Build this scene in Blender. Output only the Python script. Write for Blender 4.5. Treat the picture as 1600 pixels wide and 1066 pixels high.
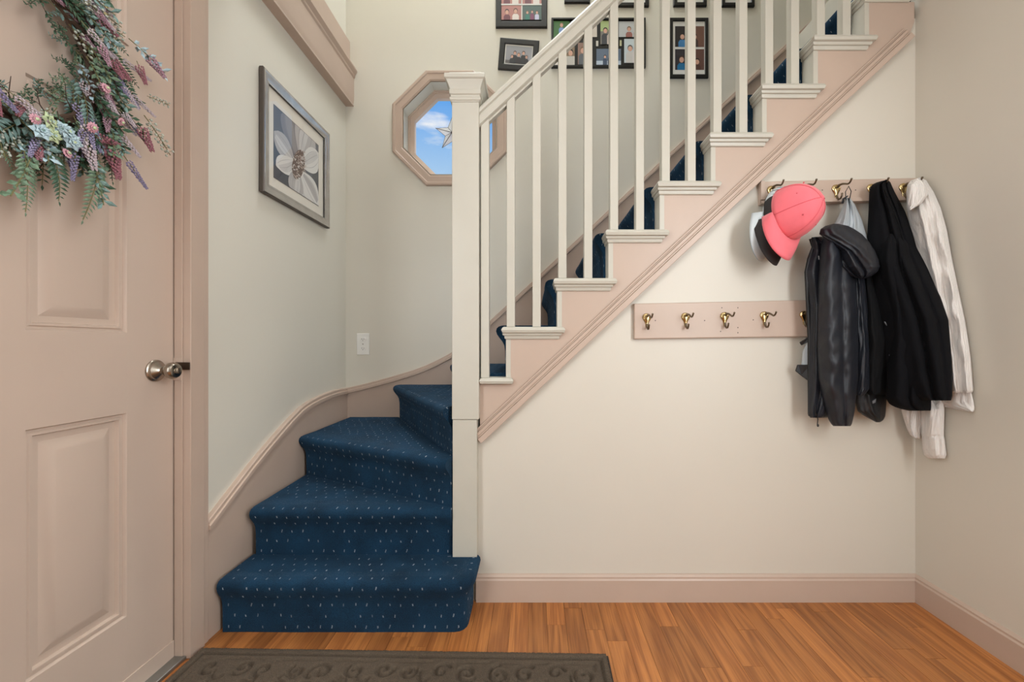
import bpy, math, random
import numpy as np
from mathutils import Vector, Matrix, noise
random.seed(7)
S = bpy.context.scene
for o in list(bpy.data.objects): bpy.data.objects.remove(o)
C = S.collection

# ---------------------------------------------------------------- camera, world, lights
EYE = 1.05; F = 640.0; CX, CY = 834.0, 538.0
cam = bpy.data.cameras.new('camera'); co = bpy.data.objects.new('camera', cam); C.objects.link(co)
co.location = (0, 0, EYE); co.rotation_euler = (math.pi/2, 0, 0)
cam.sensor_width = 36; cam.lens = 36*F/1600; cam.clip_start = 0.02
cam.shift_x = (800-CX)/1600; cam.shift_y = (CY-533)/1600
S.camera = co

w = bpy.data.worlds.new('sky'); S.world = w; w.use_nodes = True
nt = w.node_tree; nt.nodes.clear()
def wn(t, **k):
    n = nt.nodes.new(t)
    for a, b in k.items(): setattr(n, a, b)
    return n
tc = wn('ShaderNodeTexCoord'); sx = wn('ShaderNodeSeparateXYZ'); nt.links.new(tc.outputs['Generated'], sx.inputs[0])
rp = wn('ShaderNodeValToRGB'); nt.links.new(sx.outputs[2], rp.inputs[0])
def lin(c):
    c = [x/255 for x in c[:3]]
    return tuple((x/12.92 if x <= .04045 else ((x+.055)/1.055)**2.4) for x in c)+(1,)
e = rp.color_ramp.elements
e[0].position = 0.0; e[0].color = lin((214, 232, 245)); e[1].position = .9; e[1].color = lin((60, 122, 214))
x = e.new(.36); x.color = lin((178, 214, 246)); x = e.new(.50); x.color = lin((104, 172, 243))
mp = wn('ShaderNodeMapping'); mp.inputs['Scale'].default_value = (3.0, 3.0, 10); nt.links.new(tc.outputs['Generated'], mp.inputs[0])
nz = wn('ShaderNodeTexNoise'); nz.inputs['Scale'].default_value = 2.3; nz.inputs['Detail'].default_value = 8; nt.links.new(mp.outputs[0], nz.inputs[0])
cr = wn('ShaderNodeValToRGB'); cr.color_ramp.elements[0].position = .60; cr.color_ramp.elements[1].position = .78; nt.links.new(nz.outputs['Fac'], cr.inputs[0])
mx = wn('ShaderNodeMixRGB'); mx.inputs[2].default_value = (1, 1, 1, 1); nt.links.new(rp.outputs[0], mx.inputs[1]); nt.links.new(cr.outputs[0], mx.inputs[0])
bg = wn('ShaderNodeBackground'); bg.inputs['Strength'].default_value = 1.0; nt.links.new(mx.outputs[0], bg.inputs[0])
ow = wn('ShaderNodeOutputWorld'); nt.links.new(bg.outputs[0], ow.inputs[0])

def area(name, loc, target, sx_, sy_, energy, col):
    l = bpy.data.lights.new(name, 'AREA'); l.shape = 'RECTANGLE'; l.size = sx_; l.size_y = sy_; l.energy = energy; l.color = col
    o = bpy.data.objects.new(name, l); C.objects.link(o); o.location = loc
    o.rotation_euler = (Vector(target)-Vector(loc)).to_track_quat('-Z', 'Y').to_euler(); return o
sun = bpy.data.lights.new('sun', 'SUN'); sun.energy = 14; sun.angle = math.radians(22); sun.color = (1, .96, .9)
so = bpy.data.objects.new('sun', sun); C.objects.link(so)
so.rotation_euler = Vector((-.22, -.85, -1.55)).to_track_quat('-Z', 'Y').to_euler()
area('hall_rear_fill', (.1, -2.7, 1.5), (.2, 1.6, 1.2), 2.3, 1.7, 2, (.88, .95, 1))  # added fill from behind the camera; the wall has no window there
area('hall_right_fill', (1.50, -.30, 1.45), (-1.2, .7, 1.2), 1.0, 1.7, 70, (.90, .96, 1))  # added fill to brighten the left wall, no window modelled
area('hall_left_fill', (-1.10, -.35, 1.45), (1.5, .7, 1.2), .9, 1.6, 38, (.90, .96, 1))  # added fill to brighten the right wall, no window modelled
area('hall_overhead_fill', (.2, .1, 2.57), (.2, .1, 0), 1.6, 1.3, 9, (.94, .97, 1))  # added overhead fill for softer all-round light, no fitting here
area('upstairs_light', (-.15, 2.1, 4.9), (-.25, 2.05, 0), 1.5, .7, 72, (.90, .96, 1))
S.view_settings.view_transform = 'Standard'; S.view_settings.look = 'None'
S.view_settings.exposure = -0.08; S.view_settings.gamma = 1; S.view_settings.use_curve_mapping = False

# ---------------------------------------------------------------- helpers
def at(px, py, Y): return Vector(((px-CX)*Y/F, Y, EYE-(py-CY)*Y/F))
def link(name, me, parent=None, mats=None, smooth=None, **props):
    o = bpy.data.objects.new(name, me); C.objects.link(o)
    if parent is not None: o.parent = parent
    if mats is not None:
        for m in (mats if isinstance(mats, (list, tuple)) else [mats]): me.materials.append(m)
    if smooth is not None: shade(me, smooth)
    for k, v in props.items(): o[k] = v
    return o
def shade(me, ang):
    me.polygons.foreach_set('use_smooth', [True]*len(me.polygons))
    if ang < 180: me.set_sharp_from_angle(angle=math.radians(ang))
def thing(name, label, cat, loc=(0, 0, 0), group=None, kind=None):
    o = bpy.data.objects.new(name, None); C.objects.link(o); o.empty_display_size = .05; o.location = loc
    if label: o['label'] = label
    if cat: o['category'] = cat
    if group: o['group'] = group
    if kind: o['kind'] = kind
    return o
class MB:
    def __init__(s): s.v = []; s.f = []; s.m = []
    def add(s, vs, fs, m=0):
        b = len(s.v); s.v += [tuple(v) for v in vs]; s.f += [tuple(b+i for i in f) for f in fs]; s.m += [m]*len(fs); return s
    def box(s, x0, y0, z0, x1, y1, z1, m=0):
        vs = [(x0,y0,z0),(x1,y0,z0),(x1,y1,z0),(x0,y1,z0),(x0,y0,z1),(x1,y0,z1),(x1,y1,z1),(x0,y1,z1)]
        return s.add(vs, [(0,3,2,1),(4,5,6,7),(0,1,5,4),(1,2,6,5),(2,3,7,6),(3,0,4,7)], m)
    def prism(s, pts, d, m=0):          # pts: 3D planar loop, d: extrusion vector
        n = len(pts); p = [Vector(q) for q in pts]; d = Vector(d)
        fs = [tuple(range(n-1, -1, -1)), tuple(range(n, 2*n))]+[(i, (i+1) % n, n+(i+1) % n, n+i) for i in range(n)]
        return s.add(p+[q+d for q in p], fs, m)
    def loft(s, rings, cap=True, closed=True, m=0):
        n = len(rings[0]); vs = [v for r in rings for v in r]; fs = []
        for j in range(len(rings)-1):
            for i in range(n if closed else n-1):
                k = (i+1) % n; fs.append((j*n+i, j*n+k, (j+1)*n+k, (j+1)*n+i))
        if cap: fs += [tuple(range(n-1, -1, -1)), tuple(range((len(rings)-1)*n, len(rings)*n))]
        return s.add(vs, fs, m)
    def tube(s, path, r, n=8, m=0, cap=True):
        P = [Vector(p) for p in path]; rr = r if isinstance(r, (list, tuple)) else [r]*len(P)
        rings = []; up = None
        for i, p in enumerate(P):
            t = (P[min(i+1, len(P)-1)]-P[max(i-1, 0)]).normalized()
            if up is None: up = t.orthogonal().normalized()
            up = (up-t*up.dot(t)).normalized(); sd = t.cross(up)
            rings.append([p+(up*math.cos(a)+sd*math.sin(a))*rr[i] for a in [2*math.pi*k/n for k in range(n)]])
        return s.loft(rings, cap, m=m)
    def lathe(s, prof, o, ax, n=24, m=0):  # prof: (dist along ax, radius)
        ax = Vector(ax).normalized(); u = ax.orthogonal().normalized(); v = ax.cross(u); o = Vector(o)
        return s.loft([[o+ax*h+(u*math.cos(a)+v*math.sin(a))*r for a in [2*math.pi*k/n for k in range(n)]] for h, r in prof], True, m=m)
    def ellipsoid(s, c, r, n=10, k=6, m=0, R=None):
        c = Vector(c); R = R or Matrix.Identity(3); rings = []
        for j in range(k+1):
            th = math.pi*j/k*.98+.03
            rings.append([c+R@Vector((r[0]*math.sin(th)*math.cos(a), r[1]*math.sin(th)*math.sin(a), r[2]*math.cos(th))) for a in [2*math.pi*i/n for i in range(n)]])
        return s.loft(rings, True, m=m)
    def mesh(s, name='mesh'):
        me = bpy.data.meshes.new(name); me.from_pydata(s.v, [], s.f)
        if any(s.m): me.polygons.foreach_set('material_index', s.m)
        me.update(); return me
    def build(s, name, mats, parent=None, smooth=None, bevel=0, seg=2, fix=True, **props):
        me = s.mesh(name)
        if fix:
            import bmesh
            bm = bmesh.new(); bm.from_mesh(me); bmesh.ops.recalc_face_normals(bm, faces=bm.faces); bm.to_mesh(me); bm.free()
        o = link(name, me, parent, mats, smooth, **props)
        if bevel:
            b = o.modifiers.new('bevel', 'BEVEL'); b.width = bevel; b.segments = seg; b.limit_method = 'ANGLE'; b.angle_limit = .6
        return o
def tag(o, label, cat, group=None):
    o['label'] = label; o['category'] = cat
    if group: o['group'] = group
    return o
def struct(o): o['kind'] = 'structure'; return o

# ---------------------------------------------------------------- materials
def mat(name, col, rough=.5, metal=0, bump=None, var=None, spec=.5, coat=0, sheen=0, trans=0, bdist=.002, stretch=None):
    m = bpy.data.materials.new(name); m.use_nodes = True; t = m.node_tree; b = t.nodes['Principled BSDF']
    b.inputs['Base Color'].default_value = lin(col); b.inputs['Roughness'].default_value = rough; b.inputs['Metallic'].default_value = metal
    b.inputs['Specular IOR Level'].default_value = spec; b.inputs['Coat Weight'].default_value = coat
    b.inputs['Sheen Weight'].default_value = sheen; b.inputs['Transmission Weight'].default_value = trans
    def N(k): return t.nodes.new(k)
    g = N('ShaderNodeTexCoord'); out = g.outputs['Object']
    if stretch:
        q = N('ShaderNodeMapping'); q.inputs['Scale'].default_value = stretch; t.links.new(out, q.inputs[0]); out = q.outputs[0]
    if var:                                     # (scale, amount)
        n = N('ShaderNodeTexNoise'); n.inputs['Scale'].default_value = var[0]; n.inputs['Detail'].default_value = 5; t.links.new(out, n.inputs[0])
        r = N('ShaderNodeValToRGB'); r.color_ramp.elements[0].position = .3; r.color_ramp.elements[1].position = .7
        a = var[1]; c = lin(col)
        r.color_ramp.elements[0].color = tuple(x*(1-a) for x in c[:3])+(1,); r.color_ramp.elements[1].color = tuple(min(1, x*(1+a)) for x in c[:3])+(1,)
        t.links.new(n.outputs['Fac'], r.inputs[0]); t.links.new(r.outputs[0], b.inputs['Base Color'])
    if bump:                                    # (scale, strength)
        n = N('ShaderNodeTexNoise'); n.inputs['Scale'].default_value = bump[0]; n.inputs['Detail'].default_value = 4; t.links.new(out, n.inputs[0])
        u = N('ShaderNodeBump'); u.inputs['Strength'].default_value = bump[1]; u.inputs['Distance'].default_value = bdist
        t.links.new(n.outputs['Fac'], u.inputs['Height']); t.links.new(u.outputs[0], b.inputs['Normal'])
    return m
M_wall = mat('cream_wall_paint', (209, 202, 189), .42, bump=(9, .25), var=(1.5, .02))
M_wall_lit = mat('lit_wall_paint', (216, 211, 198), .36, bump=(9, .3), var=(1.5, .02))  # same wall paint made lighter, putting the left wall's window light into the colour
M_trim = mat('mauve_gloss_paint', (190, 168, 152), .38, bump=(30, .2), var=(6, .03))
M_door = mat('mauve_door_paint', (200, 180, 165), .42, bump=(60, .1), var=(5, .02))
M_white = mat('ivory_gloss_paint', (193, 188, 175), .36, bump=(25, .15), var=(8, .02))
M_ceil = mat('ceiling_paint', (235, 230, 220), .8)
M_dark = mat('dark_gap', (22, 18, 16), .9)
M_brass = mat('polished_brass', (206, 184, 134), .18, 1)
M_tarn = mat('tarnished_brass', (120, 108, 90), .32, 1)
M_nickel = mat('satin_nickel', (168, 158, 146), .25, 1)
M_steel = mat('dark_latch_steel', (92, 78, 68), .4, 1)
M_alu = mat('threshold_metal', (150, 150, 146), .4, .8)
M_black = mat('black_frame', (20, 19, 18), .35)
M_silver = mat('brushed_silver_frame', (196, 194, 192), .24, .85, bump=(40, .1), var=(14, .12))
M_silverd = mat('dark_silver_edge', (88, 80, 74), .45, .4)
M_mount = mat('cream_mount_board', (226, 219, 206), .7)
M_mountw = mat('white_mount_board', (214, 212, 206), .7)
M_plate = mat('white_plastic', (236, 234, 228), .35)
M_slot = mat('slot_shadow_grey', (70, 66, 62), .6)
def glass(name, rough=0, tint=(255, 255, 255), mixf=.93):
    m = bpy.data.materials.new(name); m.use_nodes = True; t = m.node_tree; t.nodes.clear()
    o = t.nodes.new('ShaderNodeOutputMaterial'); mixn = t.nodes.new('ShaderNodeMixShader')
    tr = t.nodes.new('ShaderNodeBsdfTransparent'); tr.inputs[0].default_value = lin(tint)
    gl = t.nodes.new('ShaderNodeBsdfGlossy'); gl.inputs['Roughness'].default_value = rough
    fr = t.nodes.new('ShaderNodeFresnel'); ge = t.nodes.new('ShaderNodeNewGeometry'); ir = t.nodes.new('ShaderNodeMapRange')
    ir.inputs[3].default_value = 1.5; ir.inputs[4].default_value = 1/1.5; t.links.new(ge.outputs['Backfacing'], ir.inputs[0]); t.links.new(ir.outputs[0], fr.inputs[0])
    t.links.new(fr.outputs[0], mixn.inputs[0]); t.links.new(tr.outputs[0], mixn.inputs[1]); t.links.new(gl.outputs[0], mixn.inputs[2]); t.links.new(mixn.outputs[0], o.inputs[0])
    return m
M_glass = glass('clear_glass', .0)
M_frost = mat('frosted_glass', (250, 250, 248), .7, trans=.6)

def mat_carpet():
    m = bpy.data.materials.new('navy_carpet_with_flecks'); m.use_nodes = True; t = m.node_tree; b = t.nodes['Principled BSDF']
    N = t.nodes.new; L = t.links.new
    uv = N('ShaderNodeUVMap'); s = N('ShaderNodeSeparateXYZ'); L(uv.outputs[0], s.inputs[0])
    def ma(op, a, c=None, d=None):
        n = N('ShaderNodeMath'); n.operation = op
        for i, q in enumerate((a, c, d)):
            if q is None: continue
            if isinstance(q, (int, float)): n.inputs[i].default_value = q
            else: L(q, n.inputs[i])
        return n.outputs[0]
    nj = N('ShaderNodeTexNoise'); nj.inputs['Scale'].default_value = 22; L(uv.outputs[0], nj.inputs[0])
    jit = ma('MULTIPLY', ma('SUBTRACT', nj.outputs['Fac'], .5), .5)
    v = ma('ADD', ma('DIVIDE', s.outputs[1], .040), jit); row = ma('FLOOR', v); fv = ma('FRACT', v)
    odd = ma('MULTIPLY', ma('MODULO', row, 2.0), .5)
    u = ma('ADD', ma('ADD', ma('DIVIDE', s.outputs[0], .042), odd), jit); fu = ma('FRACT', u); col = ma('FLOOR', u)
    du = ma('LESS_THAN', ma('ABSOLUTE', ma('SUBTRACT', fu, .5)), .045)
    dv = ma('LESS_THAN', ma('ABSOLUTE', ma('SUBTRACT', fv, .5)), .12)
    cb = N('ShaderNodeCombineXYZ'); L(col, cb.inputs[0]); L(row, cb.inputs[1])
    wn_ = N('ShaderNodeTexWhiteNoise'); L(cb.outputs[0], wn_.inputs[0])
    dot = ma('MULTIPLY', ma('MULTIPLY', du, dv), ma('MULTIPLY', ma('GREATER_THAN', wn_.outputs[0], .22), ma('MULTIPLY_ADD', wn_.outputs[0], .5, .05)))
    n1 = N('ShaderNodeTexNoise'); n1.inputs['Scale'].default_value = 420; n1.inputs['Detail'].default_value = 3
    g = N('ShaderNodeTexCoord'); L(g.outputs['Object'], n1.inputs[0])
    n2 = N('ShaderNodeTexNoise'); n2.inputs['Scale'].default_value = 9; L(g.outputs['Object'], n2.inputs[0])
    r = N('ShaderNodeValToRGB'); r.color_ramp.elements[0].position = .3; r.color_ramp.elements[1].position = .75
    r.color_ramp.elements[0].color = lin((9, 25, 39)); r.color_ramp.elements[1].color = lin((27, 68, 98))
    L(ma('ADD', ma('MULTIPLY', n1.outputs['Fac'], .6), ma('MULTIPLY', n2.outputs['Fac'], .4)), r.inputs[0])
    mixc = N('ShaderNodeMixRGB'); mixc.inputs[2].default_value = lin((205, 214, 222)); L(r.outputs[0], mixc.inputs[1]); L(dot, mixc.inputs[0])
    L(mixc.outputs[0], b.inputs['Base Color']); b.inputs['Roughness'].default_value = .9; b.inputs['Sheen Weight'].default_value = .10
    b.inputs['Sheen Tint'].default_value = lin((120, 165, 205)); b.inputs['Specular IOR Level'].default_value = .2
    bu = N('ShaderNodeBump'); bu.inputs['Strength'].default_value = .7; bu.inputs['Distance'].default_value = .004; L(n1.outputs['Fac'], bu.inputs['Height']); L(bu.outputs[0], b.inputs['Normal'])
    return m
M_carpet = mat_carpet()

def mat_wood():
    m = bpy.data.materials.new('honey_oak_laminate'); m.use_nodes = True; t = m.node_tree; b = t.nodes['Principled BSDF']
    N = t.nodes.new; L = t.links.new
    g = N('ShaderNodeTexCoord'); oi = N('ShaderNodeObjectInfo')
    cb = N('ShaderNodeCombineXYZ'); mu = N('ShaderNodeMath'); mu.operation = 'MULTIPLY'; mu.inputs[1].default_value = 37; L(oi.outputs['Random'], mu.inputs[0])
    L(mu.outputs[0], cb.inputs[0]); L(mu.outputs[0], cb.inputs[1]); L(mu.outputs[0], cb.inputs[2])
    ad = N('ShaderNodeVectorMath'); ad.operation = 'ADD'; L(g.outputs['Object'], ad.inputs[0]); L(cb.outputs[0], ad.inputs[1])
    mp_ = N('ShaderNodeMapping'); mp_.inputs['Scale'].default_value = (13, 1.1, 1); L(ad.outputs[0], mp_.inputs[0])
    n1 = N('ShaderNodeTexNoise'); n1.inputs['Scale'].default_value = 1.0; n1.inputs['Detail'].default_value = 2; n1.inputs['Distortion'].default_value = .3; L(mp_.outputs[0], n1.inputs[0])
    w1 = N('ShaderNodeMath'); w1.operation = 'MULTIPLY'; w1.inputs[1].default_value = 34; L(n1.outputs['Fac'], w1.inputs[0])
    w2 = N('ShaderNodeMath'); w2.operation = 'SINE'; L(w1.outputs[0], w2.inputs[0])
    mp2 = N('ShaderNodeMapping'); mp2.inputs['Scale'].default_value = (260, 6, 1); L(ad.outputs[0], mp2.inputs[0])
    n2 = N('ShaderNodeTexNoise'); n2.inputs['Scale'].default_value = 1; n2.inputs['Detail'].default_value = 4; L(mp2.outputs[0], n2.inputs[0])
    r1 = N('ShaderNodeMapRange'); r1.inputs[1].default_value = -1; r1.inputs[2].default_value = 1; L(w2.outputs[0], r1.inputs[0])
    a1 = N('ShaderNodeMath'); a1.operation = 'MULTIPLY_ADD'; a1.inputs[1].default_value = .24; L(r1.outputs[0], a1.inputs[0])
    a2 = N('ShaderNodeMath'); a2.operation = 'MULTIPLY'; a2.inputs[1].default_value = .66; L(n2.outputs['Fac'], a2.inputs[0]); L(a2.outputs[0], a1.inputs[2])
    r = N('ShaderNodeValToRGB'); r.color_ramp.elements[0].position = .12; r.color_ramp.elements[1].position = .75
    r.color_ramp.elements[0].color = lin((120, 66, 30)); r.color_ramp.elements[1].color = lin((192, 126, 68)); L(a1.outputs[0], r.inputs[0])
    hs = N('ShaderNodeHueSaturation'); hv = N('ShaderNodeMapRange'); hv.inputs[3].default_value = .84; hv.inputs[4].default_value = 1.24; L(oi.outputs['Random'], hv.inputs[0])
    L(hv.outputs[0], hs.inputs['Value']); L(r.outputs[0], hs.inputs['Color']); L(hs.outputs[0], b.inputs['Base Color'])
    b.inputs['Roughness'].default_value = .36
    return m
M_wood = mat_wood()

# ---------------------------------------------------------------- the room shell
XL, XR, YB, YS = -1.17, 1.565, 2.55, 1.68      # left wall, right wall, stairwell back wall, wall under the stairs
DY0, DY1, DZ = .45, 1.3665, 2.40               # door opening
def quad_wall(name, pts, mat_, thick):
    return struct(MB().prism(pts, thick).build(name, mat_))
b = MB()
b.prism([(XL, -2.8, 0), (XL, DY0-.02, 0), (XL, DY0-.02, 5.0), (XL, -2.8, 5.0)], (-.12, 0, 0))
b.prism([(XL, DY1+.02, 0), (XL, YB+.12, 0), (XL, YB+.12, 5.0), (XL, DY1+.02, 5.0)], (-.12, 0, 0))
b.prism([(XL, DY0-.02, DZ), (XL, DY1+.02, DZ), (XL, DY1+.02, 5.0), (XL, DY0-.02, 5.0)], (-.12, 0, 0))
struct(b.build('wall_left', M_wall_lit))
WC = ((703.5-CX)/251*1.0, EYE+(CY-201.5)/251)  # octagon centre (x, z)
def octa(a, y, c=WC, n=8):
    R = a/math.cos(math.pi/8)
    return [Vector((c[0]+R*math.cos(math.pi/8+i*math.pi/4), y, c[1]+R*math.sin(math.pi/8+i*math.pi/4))) for i in range(8)]
# back wall with an octagonal hole: fan between outer square and the octagon
b = MB(); o8 = octa(.292, YB); sq = []
for i in range(8):
    a = math.pi/8+i*math.pi/4; k = .45/max(abs(math.cos(a)), abs(math.sin(a))); sq.append(Vector((WC[0]+k*math.cos(a), YB, WC[1]+k*math.sin(a))))
q = .45
for (i, j, extra) in [(0, 1, (WC[0]+q, WC[1]+q)), (1, 2, None), (2, 3, (WC[0]-q, WC[1]+q)), (3, 4, None), (4, 5, (WC[0]-q, WC[1]-q)), (5, 6, None), (6, 7, (WC[0]+q, WC[1]-q)), (7, 0, None)]:
    loop = [o8[i], sq[i]]+([Vector((extra[0], YB, extra[1]))] if extra else [])+[sq[j], o8[j]]
    b.prism(loop, (0, .13, 0))
x0, x1, z0, z1 = WC[0]-q, WC[0]+q, WC[1]-q, WC[1]+q
b.box(XL-.12, YB, 0, x0, YB+.13, 5); b.box(x1, YB, 0, 3.4, YB+.13, 5); b.box(x0, YB, 0, x1, YB+.13, z0); b.box(x0, YB, z1, x1, YB+.13, 5)
struct(b.build('wall_back', M_wall_lit))
quad_wall('wall_right', [(XR, -2.8, 0), (XR, 1.70, 0), (XR, 1.70, 5.0), (XR, -2.8, 5.0)], M_wall, (.1, 0, 0))
quad_wall('wall_front', [(XL-.12, -2.8, 0), (XR+.1, -2.8, 0), (XR+.1, -2.8, 2.6), (XL-.12, -2.8, 2.6)], M_wall, (0, -.1, 0))
SLO = .939
def zlow(X): return .649+SLO*(X+.224)          # lower edge of the stringer
quad_wall('wall_under_stairs', [(-.30, YS, 0), (XR, YS, 0), (XR, YS, zlow(XR)+.06), (-.30, YS, zlow(-.30)+.06)], M_wall, (0, .018, 0))
quad_wall('wall_stairwell', [(XR+.1, 1.69, 0), (3.4, 1.69, 0), (3.4, 1.69, 5.0), (XR+.1, 1.69, 5.0)], M_wall, (0, -.1, 0))
quad_wall('wall_landing', [(3.4, 1.5, 0), (3.4, YB+.13, 0), (3.4, YB+.13, 5.0), (3.4, 1.5, 5.0)], M_wall, (.1, 0, 0))
quad_wall('wall_upper', [(XL, 1.52, 2.6), (XR, 1.52, 2.6), (XR, 1.52, 5.0), (XL, 1.52, 5.0)], M_wall, (0, .08, 0))
quad_wall('ceiling', [(XL-.12, -2.9, 2.6), (XR+.1, -2.9, 2.6), (XR+.1, 1.52, 2.6), (XL-.12, 1.52, 2.6)], M_ceil, (0, 0, .12))
quad_wall('ceiling_upper', [(XL-.12, 1.4, 5.0), (3.5, 1.4, 5.0), (3.5, YB+.13, 5.0), (XL-.12, YB+.13, 5.0)], M_ceil, (0, 0, .1))

# floor slab + individually laid strips
fl = struct(MB().box(XL-.2, -2.9, -.1, 3.5, YB+.13, -.008).build('floor', M_wood))
sw = .070; x = -1.21; i = 0
while x < XR:
    y = -.25+((i*.173) % .42)
    while y < YS+.01:
        ln = random.uniform(.36, .72); y1 = min(y+ln, YS+.01)
        if y1-y < .02: break
        xa = x+.0005; xb = min(x+sw-.0005, XR); mx_, my_ = (xa+xb)/2, (y+y1)/2
        hx, hy = (xb-xa)/2, (y1-y)/2-.0004
        zt = random.uniform(-.0004, 0)
        o = MB().box(-hx, -hy, -.0075, hx, hy, zt).build('floor_strip', M_wood, fl, fix=False); o.location = (mx_, my_, 0)
        y = y1
    x += sw; i += 1

# baseboards
def base_profile(p0, p1, n, h=.110, t=.016):    # p0->p1 along the wall, n = outward normal
    p0, p1, n = Vector(p0), Vector(p1), Vector(n); prof = [(0, 0), (t, 0), (t, h-.022), (t-.004, h-.016), (t-.004, h-.009), (t-.010, h-.002), (0, h)]
    return MB().loft([[p+n*a+Vector((0, 0, c)) for a, c in prof] for p in (p0, p1)])
struct(base_profile((-.235, YS, 0), (XR, YS, 0), (0, -1, 0)).build('baseboard_stairs', M_trim))
struct(base_profile((XR, -2.8, 0), (XR, YS, 0), (-1, 0, 0)).build('baseboard_right', M_trim))
struct(base_profile((XL, -2.8, 0), (XL, DY0-.1, 0), (1, 0, 0)).build('baseboard_left', M_trim))

# stair skirt boards with a moulded cap
def skirt(name, pts, n, zb):                    # pts: list of (point on wall, top z)
    n = Vector(n); o = MB()
    bot = [zb(p) if callable(zb) else zb for p in pts]
    def strip(off0, off1, thick):
        rings = []
        for p, bt in zip(pts, bot):
            p = Vector(p); zt = p.z-off0; zl = max(p.z-off1, bt)
            rings.append([Vector((p.x, p.y, zl)), Vector((p.x, p.y, zl))+n*thick, Vector((p.x, p.y, zt-.003))+n*thick, Vector((p.x, p.y, zt))+n*(thick-.003), Vector((p.x, p.y, zt))])
        return rings
    ob = MB().loft(strip(.02, 9, .016)).build(name, M_trim, smooth=30); struct(ob)
    MB().loft(strip(0, .016, .020)).loft(strip(.016, .034, .026)).loft(strip(.034, .044, .019)).build('cap_moulding', M_trim, ob, smooth=30)
    return ob
def dens(P, n=6):
    out = []
    for i in range(len(P)-1):
        p0 = P[max(i-1, 0)]; p1 = P[i]; p2 = P[i+1]; p3 = P[min(i+2, len(P)-1)]
        for k in range(n):
            t = k/n; out.append(tuple(.5*((2*b_)+(-a+c)*t+(2*a-5*b_+4*c-d)*t*t+(-a+3*b_-3*c+d)*t**3) for a, b_, c, d in zip(p0, p1, p2, p3)))
    out.append(P[-1]); return out
LP = [(1.449, .425), (1.486, .447), (1.599, .515), (1.71, .580), (1.848, .652), (1.958, .705), (2.068, .747), (2.222, .772), (2.404, .783), (2.55, .779)]
skirt('baseboard_stair_left', [(XL, y, z) for y, z in dens(LP)], (1, 0, 0), 0)
BP = [(543, 606), (575, 598.5), (614.5, 587.8), (648, 577.7), (673.6, 567.6), (704.8, 551.5), (735, 529), (768, 499.6), (830, 442), (1006, 277), (1183, 111.6), (1450, -138)]
BPw = [((px-CX)/251, EYE-(py-CY)/251) for px, py in BP]; BPw[0] = (XL, BPw[0][1]-.002)
skirt('baseboard_stair_back', [(x, YB, z) for x, z in dens(BPw)], (0, -1, 0), lambda p: max(0, p[2]-.5))

# door casing, jamb, threshold
b = MB()
def casing(y0, y1):
    s = 1 if y1 > y0 else -1
    pr = [(0, 0), (.026, 0), (.026, .058), (.020, .064), (.020, .082), (0, .082)]
    return [[Vector((XL+a, y0+s*c, z)) for a, c in pr] for z in (0, DZ-.0005)]
b.loft(casing(DY1, DY1+.1)); b.loft(casing(DY0, DY0-.1)); b.box(XL, DY0-.085, DZ, XL+.028, DY1+.085, DZ+.1)
struct(b.build('trim_door_casing', M_trim, bevel=.0015, smooth=30))
b = MB(); b.box(XL-.12, DY1, 0, XL, DY1+.02, DZ); b.box(XL-.12, DY0-.02, 0, XL, DY0, DZ); b.box(XL-.12, DY0, DZ-.02, XL, DY1, DZ)
b.box(XL-.026, DY1-.004, 0, XL+.0, DY1, DZ)
struct(b.build('trim_door_jamb', M_trim, bevel=.001))
struct(MB().box(XL-.12, DY0, -.002, XL+.012, DY1, .012).build('trim_threshold', M_alu, bevel=.003))

# cornice on the left wall at the height of the upper floor
pr = [(0, 2.53), (.050, 2.53), (.050, 2.537), (.047, 2.542), (.050, 2.56), (.052, 2.575), (.052, 2.70), (.058, 2.71), (.058, 2.722), (.072, 2.742), (.072, 2.752), (.060, 2.758), (.026, 2.762), (.026, 2.93), (.018, 2.94), (0, 2.94)]
struct(MB().loft([[Vector((XL+a, y, z)) for a, z in pr] for y in (1.60, YB)]).build('trim_cornice', M_trim, smooth=25))

# ---------------------------------------------------------------- the entrance door
XD = -1.200
door = thing('door_1', None, None, (XD, DY1, 0), kind='structure')
def dpart(b, name, m, **k):
    o = b.build(name, m, door, **k); o.location = -Vector(door.location); return o
ys = [DY0+.003, .61, .85, .967, 1.2075, DY1-.003]; TH = .042
rails = [(.006, .248), (.847, 1.084), (1.692, 1.93), (2.33, DZ-.022)]
for (a, c) in ((ys[0], ys[1]), (ys[4], ys[5])): dpart(MB().box(XD-TH, a, .006, XD, c, DZ-.022), 'stile', M_door, bevel=.001)
for z0, z1 in rails: dpart(MB().box(XD-TH, ys[1], z0, XD, ys[4], z1), 'rail', M_door)
for z0, z1 in ((.248, .847), (1.084, 1.692)): dpart(MB().box(XD-TH, ys[2], z0, XD, ys[3], z1), 'mullion', M_door)
def door_panel(y0, y1, z0, z1):
    steps = [(0, 0), (.004, -.009), (.009, -.009), (.012, -.005), (.017, -.005), (.020, -.015), (.036, -.015), (.062, -.004), (.066, -.003)]
    rings = [[Vector((XD+d, y0+a, z0+a)), Vector((XD+d, y1-a, z0+a)), Vector((XD+d, y1-a, z1-a)), Vector((XD+d, y0+a, z1-a))] for a, d in steps]
    rings = [[Vector((XD-TH, v.y, v.z)) for v in rings[0]]]+rings
    dpart(MB().loft(rings), 'door_panel', M_door, smooth=20)
for a, c in ((ys[1], ys[2]), (ys[3], ys[4])):
    for z0, z1 in ((.248, .847), (1.084, 1.692)): door_panel(a, c, z0, z1)
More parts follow.
